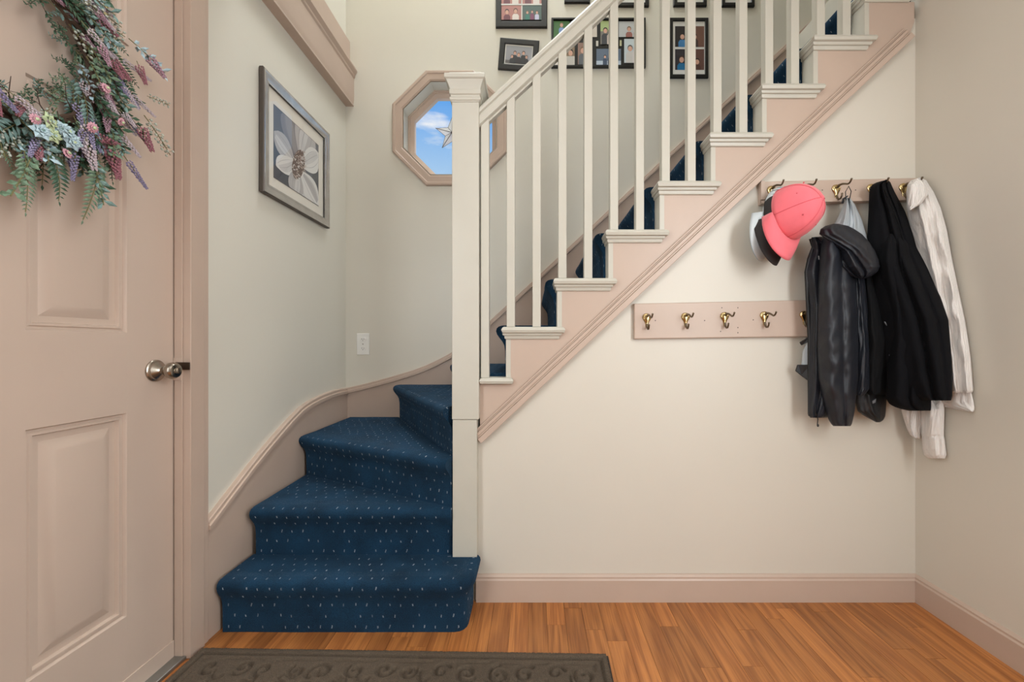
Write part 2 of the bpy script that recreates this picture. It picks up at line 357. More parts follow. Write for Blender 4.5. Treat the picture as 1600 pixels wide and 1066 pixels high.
# glazed light at the top of the door
y0, y1, z0, z1 = ys[1], ys[4], 1.93, 2.33
def rectring(y0, y1, z0, z1, prof):
    return [[Vector((XD+d, y0+a, z0+a)), Vector((XD+d, y1-a, z0+a)), Vector((XD+d, y1-a, z1-a)), Vector((XD+d, y0+a, z1-a))] for a, d in prof]
fr = dpart(MB().loft(rectring(y0, y1, z0, z1, [(0, 0), (0, .008), (.010, .010), (.014, .004), (.022, .004), (.026, .009), (.034, .006), (.038, -.012), (.038, -.03), (0, -.03), (0, 0)]), cap=False), 'lite_frame', M_door, smooth=20)
cm = MB()
for k in (1, 2, 3): cm.box(XD-.014, y0+.04+(y1-y0-.08)*k/4-.003, z0+.03, XD-.006, y0+.04+(y1-y0-.08)*k/4+.003, z1-.03)
cm.box(XD-.014, y0+.03, 2.125, XD-.006, y1-.03, 2.131); cm.box(XD-.014, y1-.052, z0+.03, XD-.005, y1-.047, z1-.03)
dpart(cm, 'glazing_bar', M_brass)
dpart(MB().box(XD-.018, y0+.03, z0+.03, XD-.014, y1-.03, z1-.03), 'lite_glass', M_frost)
dpart(MB().box(XD, DY0+.004, .008, XD+.004, DY1-.004, .066), 'door_sweep', M_door, bevel=.001)
# knob
kc = (XD, 1.298, .986-.02)
kn = dpart(MB().lathe([(0, .0345), (.004, .0345), (.007, .032), (.008, .029), (.012, .028), (.018, .019), (.022, .0135), (.024, .011), (.032, .0105), (.036, .0125), (.040, .019), (.047, .0245), (.055, .0265), (.062, .0255), (.068, .021), (.070, .014), (.0705, .0005)], kc, (1, 0, 0), 40), 'door_knob', M_nickel, smooth=35)
b = MB().lathe([(0.0690, .010), (.0725, .010), (.073, .0085), (.073, .0003)], kc, (1, 0, 0), 24).box(kc[0]+.072, kc[1]-.0022, kc[2]-.0085, kc[0]+.078, kc[1]+.0022, kc[2]+.0085)
b.build('turn_button', M_plate if False else M_nickel, kn, smooth=30)
dpart(MB().box(XL-.028, DY1-.0065, .93, XL-.001, DY1-.004, 1.005), 'strike_plate', M_trim, bevel=.0006)
dpart(MB().box(XL-.018, DY1-.008, .965, XL+.027, DY1-.0045, .990), 'strike_lip', M_steel, bevel=.0008)

# ---------------------------------------------------------------- octagonal window
def oring(rings, name, m, parent, **k): return MB().loft(rings, cap=False).build(name, m, parent, **k)
win = struct(oring([octa(a, y) for a, y in [(.356, YB), (.356, YB-.014), (.350, YB-.019), (.338, YB-.019), (.334, YB-.015), (.300, YB-.015), (.296, YB-.011), (.292, YB-.011), (.292, YB), (.356, YB)]], 'window_1', M_trim, None, smooth=25))
oring([octa(a, y) for a, y in [(.286, YB-.010), (.286, YB+.095), (.291, YB+.095), (.291, YB-.004), (.286, YB-.010)]], 'window_reveal', M_white, win, smooth=25)
oring([octa(a, y) for a, y in [(.296, YB+.075), (.281, YB+.075), (.279, YB+.082), (.275, YB+.082), (.273, YB+.090), (.251, YB+.100), (.249, YB+.128), (.296, YB+.13), (.296, YB+.075)]], 'window_sash', M_trim, win, smooth=25)
b = MB(); b.add(octa(.252, YB+.118), [tuple(range(8))]); b.build('window_pane', M_glass, win, fix=False)

# star sun-catcher
sc = at(707, 209, YB+.045)
st = thing('star_suncatcher', 'white leaded glass star hanging in the octagonal window', 'ornament', sc)
M_opal = mat('opal_glass', (250, 246, 240), .25, trans=.5); M_lead = mat('lead_came', (70, 60, 52), .5, .6)
for k in range(5):
    a = math.pi/2+k*2*math.pi/5; r0, r1 = .110, .048
    d = Vector((math.cos(a), 0, math.sin(a))); l = Vector((math.cos(a+math.pi/5), 0, math.sin(a+math.pi/5))); r = Vector((math.cos(a-math.pi/5), 0, math.sin(a-math.pi/5)))
    n = Vector((0, -.016, 0))
    b = MB().add([n, l*r1, d*r0, r*r1, -n*.2], [(0, 1, 2), (0, 2, 3), (4, 2, 1), (4, 3, 2), (0, 4, 1), (0, 3, 4)])
    o = b.build('star_point', M_opal, st, fix=True)
    MB().tube([n*1.05, d*r0*1.02+Vector((0, -.002, 0))], .0018, 5).tube([l*r1, d*r0], .0012, 5).tube([r*r1, d*r0], .0012, 5).tube([n*1.05, l*r1], .0014, 5).build('lead_line', M_lead, o)
MB().tube([(0, 0, .105), (0, .02, .288-(sc.z-WC[1]))], .0008, 5).build('hanging_thread', M_lead, st)

# ---------------------------------------------------------------- staircase
RUN, RISE = .2083, .1955
Xk = lambda k: -.112+RUN*k
Zk = lambda k: 1.12+RISE*k
YF = 1.667                                      # face of the stringer
stair = thing('staircase', 'winding staircase with ivory balusters, handrail and newel post beside the mauve stringer', 'staircase', (-.27, 1.68, 0))
def spart(b, name, m, parent=None, **k):
    o = b.build(name, m, parent or stair, **k)
    if parent is None: o.location = -Vector(stair.location)
    return o
KN = 8
top = [(-.219, .895), (Xk(0), .895)]
for k in range(KN):
    zz = Zk(k)-.045; top += [(Xk(k), zz), (Xk(k+1), zz)]
XE = 1.549
top[-1] = (XE, top[-1][1])
low = [(XE, zlow(XE)+.05), (XE-.03, zlow(XE-.03)), (-.219, zlow(-.219))]
b = MB().prism([(x, YF, z) for x, z in top+low], (0, .03, 0))
strg = spart(b, 'stringer', M_trim)
def band(o0, o1, t, xa=-.217, xb=1.53):          # moulding along the lower edge, offsets perpendicular
    nx, nz = -math.sin(math.atan(SLO)), math.cos(math.atan(SLO)); L = []
    for X in (xa, xb):
        base = Vector((X, YF, zlow(X)))
        L.append([base+Vector((nx*o0, 0, nz*o0)), base+Vector((nx*o0, -t, nz*o0)), base+Vector((nx*o1, -t, nz*o1)), base+Vector((nx*o1, 0, nz*o1))])
    return L
b = MB().loft(band(-.008, .014, .020)).loft(band(.014, .022, .012)).loft(band(.022, .034, .016)).loft(band(.034, .040, .008)).loft(band(.040, .047, .011))
spart(b, 'stringer_moulding', M_trim, bevel=.002, seg=2)
# newel post
NX0, NX1, NY0, NY1 = -.3257, -.2188, 1.63, 1.737
nw = spart(MB().box(NX0, NY0, .75, NX1, NY1, 2.035), 'newel_post', M_white, bevel=.002)
def sqp(e0, z0, e1, z1): return [[Vector((NX0-e, NY0-e, z)), Vector((NX1+e, NY0-e, z)), Vector((NX1+e, NY1+e, z)), Vector((NX0-e, NY1+e, z))] for e, z in ((e0, z0), (e1, z1))]
nb = MB().box(NX0+.002, NY0+.004, .2, NX1-.008, NY1-.004, .748).build('newel_base', M_white, nw, bevel=.0015)
cp = MB().loft(sqp(.002, 2.013, .004, 2.017)+sqp(.008, 2.020, .008, 2.030)+sqp(.004, 2.033, .004, 2.040)+sqp(.009, 2.043, .009, 2.060)+sqp(.006, 2.062, .014, 2.082)+sqp(.020, 2.094, .026, 2.098)+sqp(.026, 2.112, .024, 2.115)+sqp(.010, 2.117, .009, 2.128))
cp.build('newel_cap', M_white, nw, smooth=25, bevel=.001)
# treads, risers, cove mouldings
def tread(x0, x1, zt, ret, yb=2.53):
    th = .026; r = .012
    def rring(e):      # plan outline with inset e
        return [(x0+e, 1.635+e), (x1+ret-e, 1.635+e), (x1+ret-e, YF+.002), (x1, YF+.002), (x1, yb), (x0+e, yb)]
    rings = [[Vector((x, y, zt-d)) for x, y in rring(e)] for d, e in ((th, .010), (th-.003, .004), (th/2, 0), (.004, .004), (0, .010))]
    return MB().loft(rings)
def rail_top(X): return 2.000+.925*(X+.222)
for k in range(-1, KN):
    if k < 0: spart(tread(-.2185, Xk(0), .915, .03, 1.80), 'tread', M_white, smooth=40); continue
    x0, x1, zt = Xk(k)-.018, Xk(k+1), Zk(k)
    if k == KN-1: x1 = XE-.03
    spart(tread(x0, x1, zt, .03), 'tread', M_white, smooth=40)
    # two-step cove wrapped round the nosing
    b = MB()
    for (zt_, zb_, e) in ((zt-.026, zt-.035, .020), (zt-.035, zt-.049, .010)):
        b.loft([[Vector((Xk(k)-e*.7+q_, YF-e+q_, z)), Vector((x1+e*.8-q_, YF-e+q_, z)), Vector((x1+e*.8-q_, YF+.001, z)), Vector((Xk(k)+.004, YF+.001, z)), Vector((Xk(k)+.004, 2.52, z)), Vector((Xk(k)-e*.7+q_, 2.52, z))] for z, q_ in ((zb_, .004), (zb_+.003, .001), (zt_, 0))])
    spart(b, 'cove_moulding', M_white, smooth=40)
    zl = (Zk(k-1) if k else .915)
    spart(MB().box(Xk(k)-.001, YF-.001, zl, Xk(k)+.018, 2.53, zt-.03), 'riser', M_white)
# balusters
for j in range(0, 2*KN+1):
    X = -.197+.1042*j; k = -1 if j == 0 else (j-1)//2
    zb = .915 if k < 0 else Zk(k); zt = rail_top(X)-.05; h = .0165
    slope = .925*h
    b = MB(); y0, y1 = 1.650, 1.683
    b.add([(X-h, y0, zb), (X+h, y0, zb), (X+h, y1, zb), (X-h, y1, zb), (X-h, y0, zt-slope), (X+h, y0, zt+slope), (X+h, y1, zt+slope), (X-h, y1, zt-slope)], [(0,3,2,1),(4,5,6,7),(0,1,5,4),(1,2,6,5),(2,3,7,6),(3,0,4,7)])
    spart(b, 'baluster', M_white, bevel=.002)
# handrail
pr = [(1.640, -.066), (1.640, -.036), (1.645, -.032), (1.645, -.028), (1.637, -.024), (1.636, -.012), (1.641, -.003), (1.650, 0), (1.684, 0), (1.693, -.003), (1.698, -.012), (1.697, -.024), (1.689, -.028), (1.689, -.032), (1.694, -.036), (1.694, -.066), (1.687, -.071), (1.647, -.071)]
b = MB().loft([[Vector((X, y, rail_top(X)+d*1.10)) for y, d in pr] for X in (NX1, XE+.05)])
spart(b, 'handrail', M_white, smooth=35)
for j in range(0, 2*KN):
    xa, xb = -.197+.1042*j+.0165, -.197+.1042*(j+1)-.0165
    spart(MB().loft([[Vector((X, y, rail_top(X)+d)) for y, d in ((1.655, -.076), (1.679, -.076), (1.679, -.088), (1.655, -.088))] for X in (xa, xb)]), 'rail_fillet', M_white)
struct(MB().box(XE+.02, 1.70, 2.74, 3.4, YB, 2.88).build('floor_upper', M_white))

# ---------------------------------------------------------------- stair carpet
carpet = thing('stair_carpet', 'dark blue carpet with white flecks fitted over the winding stairs', 'carpet', (-.7, 1.5, 0))
def carpet_step(front, back, z0, z1, ns, nose=.028, cols=28):
    # front, back: polylines; resampled to the same number of columns
    def res(P, n):
        P = [Vector((p[0], p[1], 0)) for p in P]; L = [0]
        for i in range(1, len(P)): L.append(L[-1]+(P[i]-P[i-1]).length)
        out = []
        for k in range(n+1):
            s = L[-1]*k/n; i = max(j for j in range(len(P)) if L[j] <= s+1e-9); i = min(i, len(P)-2)
            out.append(P[i].lerp(P[i+1], (s-L[i])/(L[i+1]-L[i]) if L[i+1] > L[i] else 0))
        return out, L[-1]
    Fp, LF = res(front, cols); Bp, _ = res(back, cols); vs = []; uvs = []
    prof = [(0, z0), (.0, z0+(z1-z0)*.5), (.001, z1-.058), (.006, z1-.048), (.7, None), ]
    h = z1
    prof = [(0, z0), (.001, z0+(h-z0)*.45), (nose*.12, h-.085), (nose*.34, h-.068), (nose*.66, h-.052), (nose*.90, h-.038), (nose, h-.025), (nose*.93, h-.013), (nose*.70, h-.005), (nose*.35, h-.001), (-.008, h)]
    np_ = len(prof); nt_ = 6
    for c in range(cols+1):
        f = Fp[c]; n = Vector(ns(c/cols)).normalized()
        if c < cols and c > 0:
            tg = (Fp[c+1]-Fp[c-1])
        wob = .0022*noise.noise(Vector((f.x*9, f.y*9, z1*7)))
        vv = 0; last = None
        for (o, z) in prof:
            p = f+n*(o+wob); p.z = z
            if last is not None: vv += (p-last).length
            last = p.copy(); vs.append(p); uvs.append((LF*c/cols, vv))
        a = f-n*.01; t0_ = vv; s0_ = LF*c/cols
        for t in range(1, nt_+1):
            p = a.lerp(Bp[c], t/nt_); p.z = h+.0012*noise.noise(Vector((p.x*12, p.y*12, z1)))
            vs.append(p); uvs.append((p.x, p.y) if abs(n.y) > .5 else (p.y, p.x))
    m = np_+nt_; fs = []
    for c in range(cols):
        for j in range(m-1): fs.append((c*m+j, (c+1)*m+j, (c+1)*m+j+1, c*m+j+1))
    # end caps
    for c in (0, cols):
        bi = len(vs); q_ = Vector((Bp[c].x, Bp[c].y, z0)); vs.append(q_); uvs.append((.2, .2))
        loop = [c*m+j for j in range(m)]+[bi]; fs.append(tuple(loop if c else loop[::-1]))
    me = bpy.data.meshes.new('carpet_step'); me.from_pydata([tuple(v) for v in vs], [], fs)
    ul = me.uv_layers.new(name='UVMap')
    for l in me.loops: ul.data[l.index].uv = uvs[l.vertex_index]
    o = link('carpeted_step', me, carpet, M_carpet, 50); o.location = -Vector(carpet.location); return o
LX = -1.134
# first step wraps round its free right end
arc = [(-.290+.045*math.sin(a), 1.538-.045*math.cos(a)) for a in [math.pi/2*i/6 for i in range(7)]]
def ns1(t):
    # normals follow the plan: front faces -Y, the corner turns, the return faces +X
    return None
fr1 = [(LX, 1.493)]+arc+[(-.245, 1.66)]
LL = [0]
for i in range(1, len(fr1)): LL.append(LL[-1]+math.dist(fr1[i], fr1[i-1]))
s0, s1 = LL[1]/LL[-1], LL[7]/LL[-1]
def ns1(t):
    a = 0 if t < s0 else (math.pi/2 if t > s1 else (t-s0)/(s1-s0)*math.pi/2)
    return (math.sin(a), -math.cos(a), 0)
def bk1():
    out = [(LX, 1.662)]; out += [(-.34, 1.662), (-.30, 1.661), (-.29, 1.6605)]; return out
carpet_step(fr1, [(LX, 1.66), (-.30, 1.66)], .0, .2, ns1, .030, 60)
R2 = (-.327, 1.650)
def nrm(p, q):
    d = Vector((q[0]-p[0], q[1]-p[1], 0)); n = Vector((d.y, -d.x, 0)).normalized(); return lambda t: tuple(n)
carpet_step([(LX+.012, 1.655), (-.327, 1.655)], [(LX, 2.050), (-.327, 1.660)], .195, .4, nrm((LX, 1.655), (-.327, 1.655)), .040, 40)
carpet_step([(LX, 2.044), (-.327, 1.634)], [(LX, 2.532), (-.83, 2.532), (-.327, 1.66)], .395, .6, nrm((LX, 2.044), (-.327, 1.634)), .040, 40)
carpet_step([(-.83, 2.533), (-.329, 1.655)], [(-.45, 2.533), (-.27, 1.76)], .595, .8, nrm((-.83, 2.533), (-.329, 1.655)), .040, 40)
carpet_step([(-.485, 2.533), (-.270, 1.745)], [(-.105, 2.533), (-.105, 1.70)], .795, .93, nrm((-.485, 2.533), (-.27, 1.745)), .034, 30)
for k in range(0, KN+1):
    zl = Zk(k-1)+.008 if k else .93
    carpet_step([(Xk(k)-.008, 2.533), (Xk(k)-.008, 1.735)], [(Xk(k+1)+.0, 2.533), (Xk(k+1), 1.735)], zl, Zk(k)+.010, lambda t: (-1, 0, 0), .040, 24)
    # edge binding: soft rolled edge facing the balusters

# ---------------------------------------------------------------- wall outlet
c0, c1 = at(558, 554.5, YB), at(577.6, 521.2, YB)
oc = (c0+c1)/2; hw, hh = (c1.x-c0.x)/2, (c1.z-c0.z)/2
out = thing('wall_outlet', 'white double wall outlet low on the back wall above the skirt board', 'outlet', oc)
MB().box(-hw, -.006, -hh, hw, 0, hh).build('cover_plate', M_plate, out, bevel=.002)
for sg in (1, -1):
    zc = sg*.0285
    f = MB().loft([[(.0175*math.cos(a)*1.0, -.0085+q, zc+max(-.0125, min(.0125, .0175*math.sin(a)))) for a in [2*math.pi*i/24 for i in range(24)]] for q in (.004, 0)]).build('socket_face', M_plate, out)
    MB().box(-.0075, -.0090, zc-.001, -.0055, -.0080, zc+.007).box(.0055, -.0090, zc-.0005, .0075, -.0080, zc+.006).lathe([(0, .0024), (.001, .0024)], (0, -.0090, zc-.006), (0, 1, 0), 10).build('socket_slot', M_slot, f)
MB().lathe([(0, .003), (.002, .003)], (0, -.0075, 0), (0, 1, 0), 12).build('cover_screw', M_nickel, out)

# ---------------------------------------------------------------- coat racks
def hook(parent, loc, sc=1.0):
    L = Vector(loc)
    def P(x, y, z): return L+Vector((x, y, z))*sc
    b = MB()
    # cast shield plate, domed, tapering into the lower stem
    prof = [(.026, .004), (.024, .011), (.018, .0165), (.009, .0185), (0, .015), (-.008, .0095), (-.016, .0062), (-.024, .005), (-.030, .004)]
    rings = []
    for z, hw_ in prof: rings.append([P(hw_*math.cos(a), -.0015-.0075*max(0, math.sin(a))*(hw_/.0185)**.5, z) for a in [2*math.pi*i/14 for i in range(14)]])
    b.loft(rings)
    b.ellipsoid(P(-.010, -.007, .012), (.0048*sc, .003*sc, .0048*sc), 8, 5); b.ellipsoid(P(.010, -.007, .012), (.0048*sc, .003*sc, .0048*sc), 8, 5)
    h = b.build('coat_hook', M_brass, parent, smooth=40)
    arm = [P(.0, -.006, .013), P(0, -.020, .018), P(0, -.038, .016), P(0, -.055, .009), P(0, -.064, .005), P(0, -.072, .006), P(0, -.078, .011), P(0, -.082, .017)]
    MB().tube(arm, [.0055*sc, .0050*sc, .0042*sc, .0036*sc, .0034*sc, .0034*sc, .0034*sc, .0030*sc], 8).ellipsoid(arm[-1], (.0042*sc,)*3, 8, 5).build('upper_prong', M_tarn, h, smooth=60)
    lo = [P(0, -.004, -.018), P(0, -.008, -.030), P(0, -.016, -.038), P(0, -.026, -.038), P(0, -.032, -.030), P(0, -.034, -.022)]
    MB().tube(lo, [.0048*sc, .0042*sc, .0036*sc, .0034*sc, .0034*sc, .0030*sc], 8).ellipsoid(lo[-1], (.004*sc,)*3, 8, 5).build('lower_prong', M_tarn, h, smooth=60)
    return h
YR = 1.660
def rack(label, x0, x1, ytl, ytr, ybl, ybr, hooks, moulded):
    tl, tr, bl, br = at(x0, ytl, YR), at(x1, ytr, YR), at(x0, ybl, YR), at(x1, ybr, YR)
    t = thing('coat_rack', label, 'coat rack', (0, 0, 0)); t.location = tl*.5+br*.5; o = -Vector(t.location)
    b = MB().loft([[v+Vector((0, .019, 0)) for v in (bl, br, tr, tl)], [v+Vector((0, .003, 0)) for v in (bl, br, tr, tl)],
                   [bl+Vector((.003, 0, .003)), br+Vector((-.003, 0, .003)), tr+Vector((-.003, 0, -.003)), tl+Vector((.003, 0, -.003))]])
    k = b.build('backboard', M_trim, t, bevel=.001); k.location = o
    if moulded:
        for (q0, q1, th) in ((0, .012, .012), (.012, .018, .006)):
            m = MB().loft([[p+Vector((0, 0, q0)), p+Vector((0, -th, q0)), p+Vector((0, -th, q1)), p+Vector((0, 0, q1))] for p in (bl, br)]).build('edge_moulding', M_trim, t, bevel=.001); m.location = o
        m = MB().loft([[p+Vector((0, 0, 0)), p+Vector((0, -.006, 0)), p+Vector((.016, -.006, 0)), p+Vector((.016, 0, 0))] for p in (bl, tl)]).build('edge_moulding', M_trim, t, bevel=.001); m.location = o
    for px, py in hooks: hook(t, at(px, py, YR)+o, 1.0)
    return t, o
t, o = rack('long mauve coat rack under the stairs with bare brass hooks, the lower of two', 991, 1318, 474.5, 467.5, 530, 525.5, [(1010.5, 500), (1071, 499), (1132, 498), (1194, 497), (1256, 496)], False)
sm = MB()
for px, py in ((1024, 501), (1101, 501), (1128, 481), (1153, 481), (1153, 512), (1126, 518), (1153, 520), (1177, 500)):
    MB().lathe([(0, .0022), (.0010, .0022)], at(px, py, YR-.0008)+o, (0, 1, 0), 10).build('screw_hole', M_slot, t)
t, o = rack('mauve coat rack with a moulded edge, the upper one that holds caps and coats', 1188, 1435.5, 283.5, 277.5, 319.5, 313.5, [(1205, 301), (1254, 300), (1306, 299), (1361, 298), (1411, 297)], True)
for px in (1235, 1285, 1337, 1387):
    MB().lathe([(0, .0022), (.0010, .0022)], at(px, 297, YR-.0008)+o, (0, 1, 0), 10).build('screw_hole', M_slot, t)

# ---------------------------------------------------------------- caps
def cloth(name, col, rough=.85, bs=900, st=.35, **k): return mat(name, col, rough, bump=(bs, st), bdist=.001, **k)
M_pink = cloth('coral_cotton', (238, 112, 122), var=(14, .05), sheen=.2); M_pinkd = mat('coral_seam', (222, 98, 108), .9)
M_capb = cloth('charcoal_cotton', (46, 43, 43)); M_capw = cloth('pale_blue_mesh', (206, 214, 218)); M_aqua = cloth('aqua_cotton', (138, 172, 188)); M_leath = mat('brown_strap', (92, 62, 52), .6)
def cap(label, org, Fv, Uv, sc, mc, mb, mu, ms, strap):
    U = Vector(Uv).normalized(); Fd = Vector(Fv); Fd = (Fd-U*Fd.dot(U)).normalized(); Sd = U.cross(Fd)
    t = thing('baseball_cap', label, 'cap', org)
    W = lambda f, s, u: (Fd*f+Sd*s+U*u)*sc
    a, b_, h = .098, .082, .112; n = 48; K = 12; vs = []
    for j in range(K+1):
        th = math.pi/2*j/K
        for i in range(n):
            ph = 2*math.pi*i/n; r = math.cos(th)**.85 if j < K else .0
            seam = 1-.012*math.exp(-((((ph/(math.pi/3)) % 1)-.5)*2-0)**2*0)*0
            g = abs(((ph/(math.pi/3)+.5) % 1)-.5); groove = .0012*math.exp(-(g/.04)**2)
            dent = -.010*math.exp(-((ph-2.0)/.5)**2-((th-.8)/.4)**2)+.006*math.sin(3*ph+1)*math.sin(2*th)
            q = r*(1-groove/.09)+dent/.09*r
            vs.append(W(a*q*math.cos(ph), b_*q*math.sin(ph), h*math.sin(th)*(1+.03*math.cos(ph))))
    fs = []
    for j in range(K):
        for i in range(n):
            ph = 2*math.pi*(i+.5)/n
            if abs(ph-math.pi) < .42 and j < 4-int(6*(abs(ph-math.pi)/.42)**3): continue
            k = (i+1) % n; fs.append((j*n+i, j*n+k, (j+1)*n+k, (j+1)*n+i))
    me = bpy.data.meshes.new('crown'); me.from_pydata([tuple(v) for v in vs], [], fs); o = link('crown', me, t, mc, 60)
    sd = o.modifiers.new('solid', 'SOLIDIFY'); sd.thickness = .0022
    B = MB(); ns_, nt2 = 24, 8; vs = []
    for i in range(ns_+1):
        s_ = -1+2*i/ns_; ps = s_*math.radians(66); f0, s0_ = a*math.cos(ps)*.98, b_*math.sin(ps)*1.0
        ext = .078*max(0, 1-abs(s_)**3.2)**.75
        for k in range(nt2+1):
            q = k/nt2; vs.append(W(f0+ext*q, s0_*(1+.10*q*(1-abs(s_)**6)), .003-.026*(s_**2)*q-.012*q*q+.004*math.sin(3.14*q)))
    fs = [(i*(nt2+1)+k, (i+1)*(nt2+1)+k, (i+1)*(nt2+1)+k+1, i*(nt2+1)+k+1) for i in range(ns_) for k in range(nt2)]
    me = bpy.data.meshes.new('brim'); me.from_pydata([tuple(v) for v in vs], [], fs); o = link('brim', me, t, [mu, mb], 60)
    sd = o.modifiers.new('solid', 'SOLIDIFY'); sd.thickness = .0035; sd.material_offset = 1; sd.material_offset_rim = 0
    MB().ellipsoid(W(0, 0, h+.001), (.0085*sc, .0085*sc, .006*sc), 12, 6, R=Matrix((Fd, Sd, U)).transposed()).build('top_button', mc, t, smooth=60)
    for q in range(6):
        ph = math.pi/6*(2*q+1); th = .72; r = math.cos(th)**.85+.012
        c = W(a*r*math.cos(ph), b_*r*math.sin(ph), h*math.sin(th)*(1+.03*math.cos(ph))+.001)
        MB().ellipsoid(c, (.0026*sc,)*3, 8, 5).build('eyelet', ms, t, smooth=60)
    sm_ = MB()
    for q in range(6):
        ph = math.pi/3*q; pp = []
        if q == 3: continue
        for th in np.linspace(.02, 1.5, 14):
            r = math.cos(th)**.85+.010+.006*math.sin(3*ph+1)*math.sin(2*th)/.09*math.cos(th)**.85-.010/.09*math.exp(-((ph-2.0)/.5)**2-((th-.8)/.4)**2)*math.cos(th)**.85*1.0
            pp.append(W(a*r*math.cos(ph), b_*r*math.sin(ph), h*math.sin(th)*(1+.03*math.cos(ph))+.0004))
        sm_.tube(pp, .0011, 5)
    sm_.build('crown_seam', ms, t, smooth=60, kind='stuff')
    pts = [W(-a*math.cos(x)*1.0, b_*math.sin(x), .008+.004*math.cos(x*3)) for x in np.linspace(-.55, .55, 9)]
    B = MB().loft([[p+U*.007*sc, p+U*-.006*sc, p+U*-.006*sc-Fd*.003, p+U*.007*sc-Fd*.003] for p in pts]); B.build('adjuster_strap', strap, t, smooth=40)
    pl = W(-a*1.03, 0, .008); MB().box(pl.x-.009, pl.y-.004, pl.z-.009, pl.x+.009, pl.y+.004, pl.z+.009).build('strap_buckle', M_tarn, t, bevel=.001)
    return t
cap('coral pink baseball cap hanging brim down, outermost of the three caps', at(1230, 335, 1.570), (-.30, -.3, -.93), (.44, -.88, .2), 1.12, M_pink, M_pink, M_pinkd, M_pinkd, M_leath)
cap('charcoal black baseball cap between the pink cap and the pale one', at(1212, 343, 1.612), (-.25, -.25, -.93), (.56, -.80, .13), 1.12, M_capb, M_capb, M_capb, M_slot, M_capb)
cap('pale grey blue baseball cap behind the black one nearest the wall', at(1209, 337, 1.628), (-.42, -.15, -.9), (.58, -.78, -.1), 1.12, M_capw, M_capw, M_aqua, M_slot, M_aqua)

# ---------------------------------------------------------------- coats
M_wind = mat('navy_black_nylon', (25, 28, 36), .5, bump=(30, .4), bdist=.005, var=(9, .15)); M_windd = mat('black_nylon_trim', (17, 18, 21), .5, bump=(60, .4))
M_fleece = mat('black_fleece', (15, 15, 18), .95, bump=(500, .5), spec=.15, bdist=.002); M_soft = mat('black_softshell', (10, 10, 12), .85, bump=(300, .3), spec=.2)
M_grey = mat('light_grey_shell_fabric', (176, 182, 186), .6, bump=(40, .5), bdist=.005)
M_zip = mat('reflective_zip', (120, 122, 126), .35, .3)
def mat_knit():
    m = mat('ivory_ribbed_fleece', (226, 220, 214), .95, sheen=.3); t = m.node_tree; b = t.nodes['Principled BSDF']
    g = t.nodes.new('ShaderNodeTexCoord'); mp_ = t.nodes.new('ShaderNodeMapping'); mp_.inputs['Rotation'].default_value = (0, math.radians(-14), 0); mp_.inputs['Scale'].default_value = (1, 1, .12)
    t.links.new(g.outputs['Object'], mp_.inputs[0]); wv = t.nodes.new('ShaderNodeTexWave'); wv.inputs['Scale'].default_value = 42; wv.inputs['Distortion'].default_value = 2.5; wv.inputs['Detail'].default_value = 3; wv.inputs['Detail Scale'].default_value = 6; wv.bands_direction = 'X'
    t.links.new(mp_.outputs[0], wv.inputs[0]); bu = t.nodes.new('ShaderNodeBump'); bu.inputs['Strength'].default_value = .55; bu.inputs['Distance'].default_value = .003
    t.links.new(wv.outputs[0], bu.inputs['Height']); t.links.new(bu.outputs[0], b.inputs['Normal']); return m
M_knit = mat_knit()
def garment(name, m, parent, rows, ridges=(), wr=.006, wf=(4, 2), seed=0, Nu=56, Nv=96, back=.2, hem=.012, xmax=1.556, ymax=1.655, pw=.55):
    rows = np.array(rows, float); ys_ = rows[:, 0]; V = []
    n2 = Nu//2; tot = Nu+n2
    for j in range(Nv+1):
        t = j/Nv; y = ys_[0]+(ys_[-1]-ys_[0])*t
        v = [np.interp(y, ys_, rows[:, c]) for c in range(1, 6)]; xl, xr, Yl, Yr, T = v
        ring = []
        for i in range(tot):
            if i <= Nu: u = i/Nu; fr = 1
            else: u = 1-(i-Nu)/n2; fr = -back
            px = xl+(xr-xl)*u; Yb_ = Yl+(Yr-Yl)*u; pf = max(0, math.sin(math.pi*u))**pw
            d = T*pf*fr
            if fr > 0:
                env = min(1, 6*u, 6*(1-u))
                for (c0, c1, w_, a_) in ridges: d += a_*env*math.exp(-((u-(c0+(c1-c0)*t))/w_)**2)
                d += env*wr*(noise.noise(Vector((u*wf[0]+seed, y/60*wf[1], seed*3.1)))+.5*noise.noise(Vector((u*wf[0]*2.3+y/35, y/25+seed, seed))))
            Y = min(Yb_-d, ymax); p = at(px, y, Y)
            if p.x > xmax: p.x = xmax
            ring.append(p)
        V.append(ring)
    b = MB(); # open hem turned inside
    last = V[-1]; c = sum(last, Vector())/len(last)
    V.append([p.lerp(c, .12)+Vector((0, 0, 0)) for p in last]); V.append([p.lerp(c, .16)+Vector((0, 0, hem)) for p in last])
    first = V[0]; c0_ = sum(first, Vector())/len(first); V.insert(0, [p.lerp(c0_, .45)+Vector((0, 0, .002)) for p in first])
    b.loft(V)
    o = b.build(name, m, parent, smooth=75)
    if parent is not None: o.location = -Vector(parent.location)
    return o
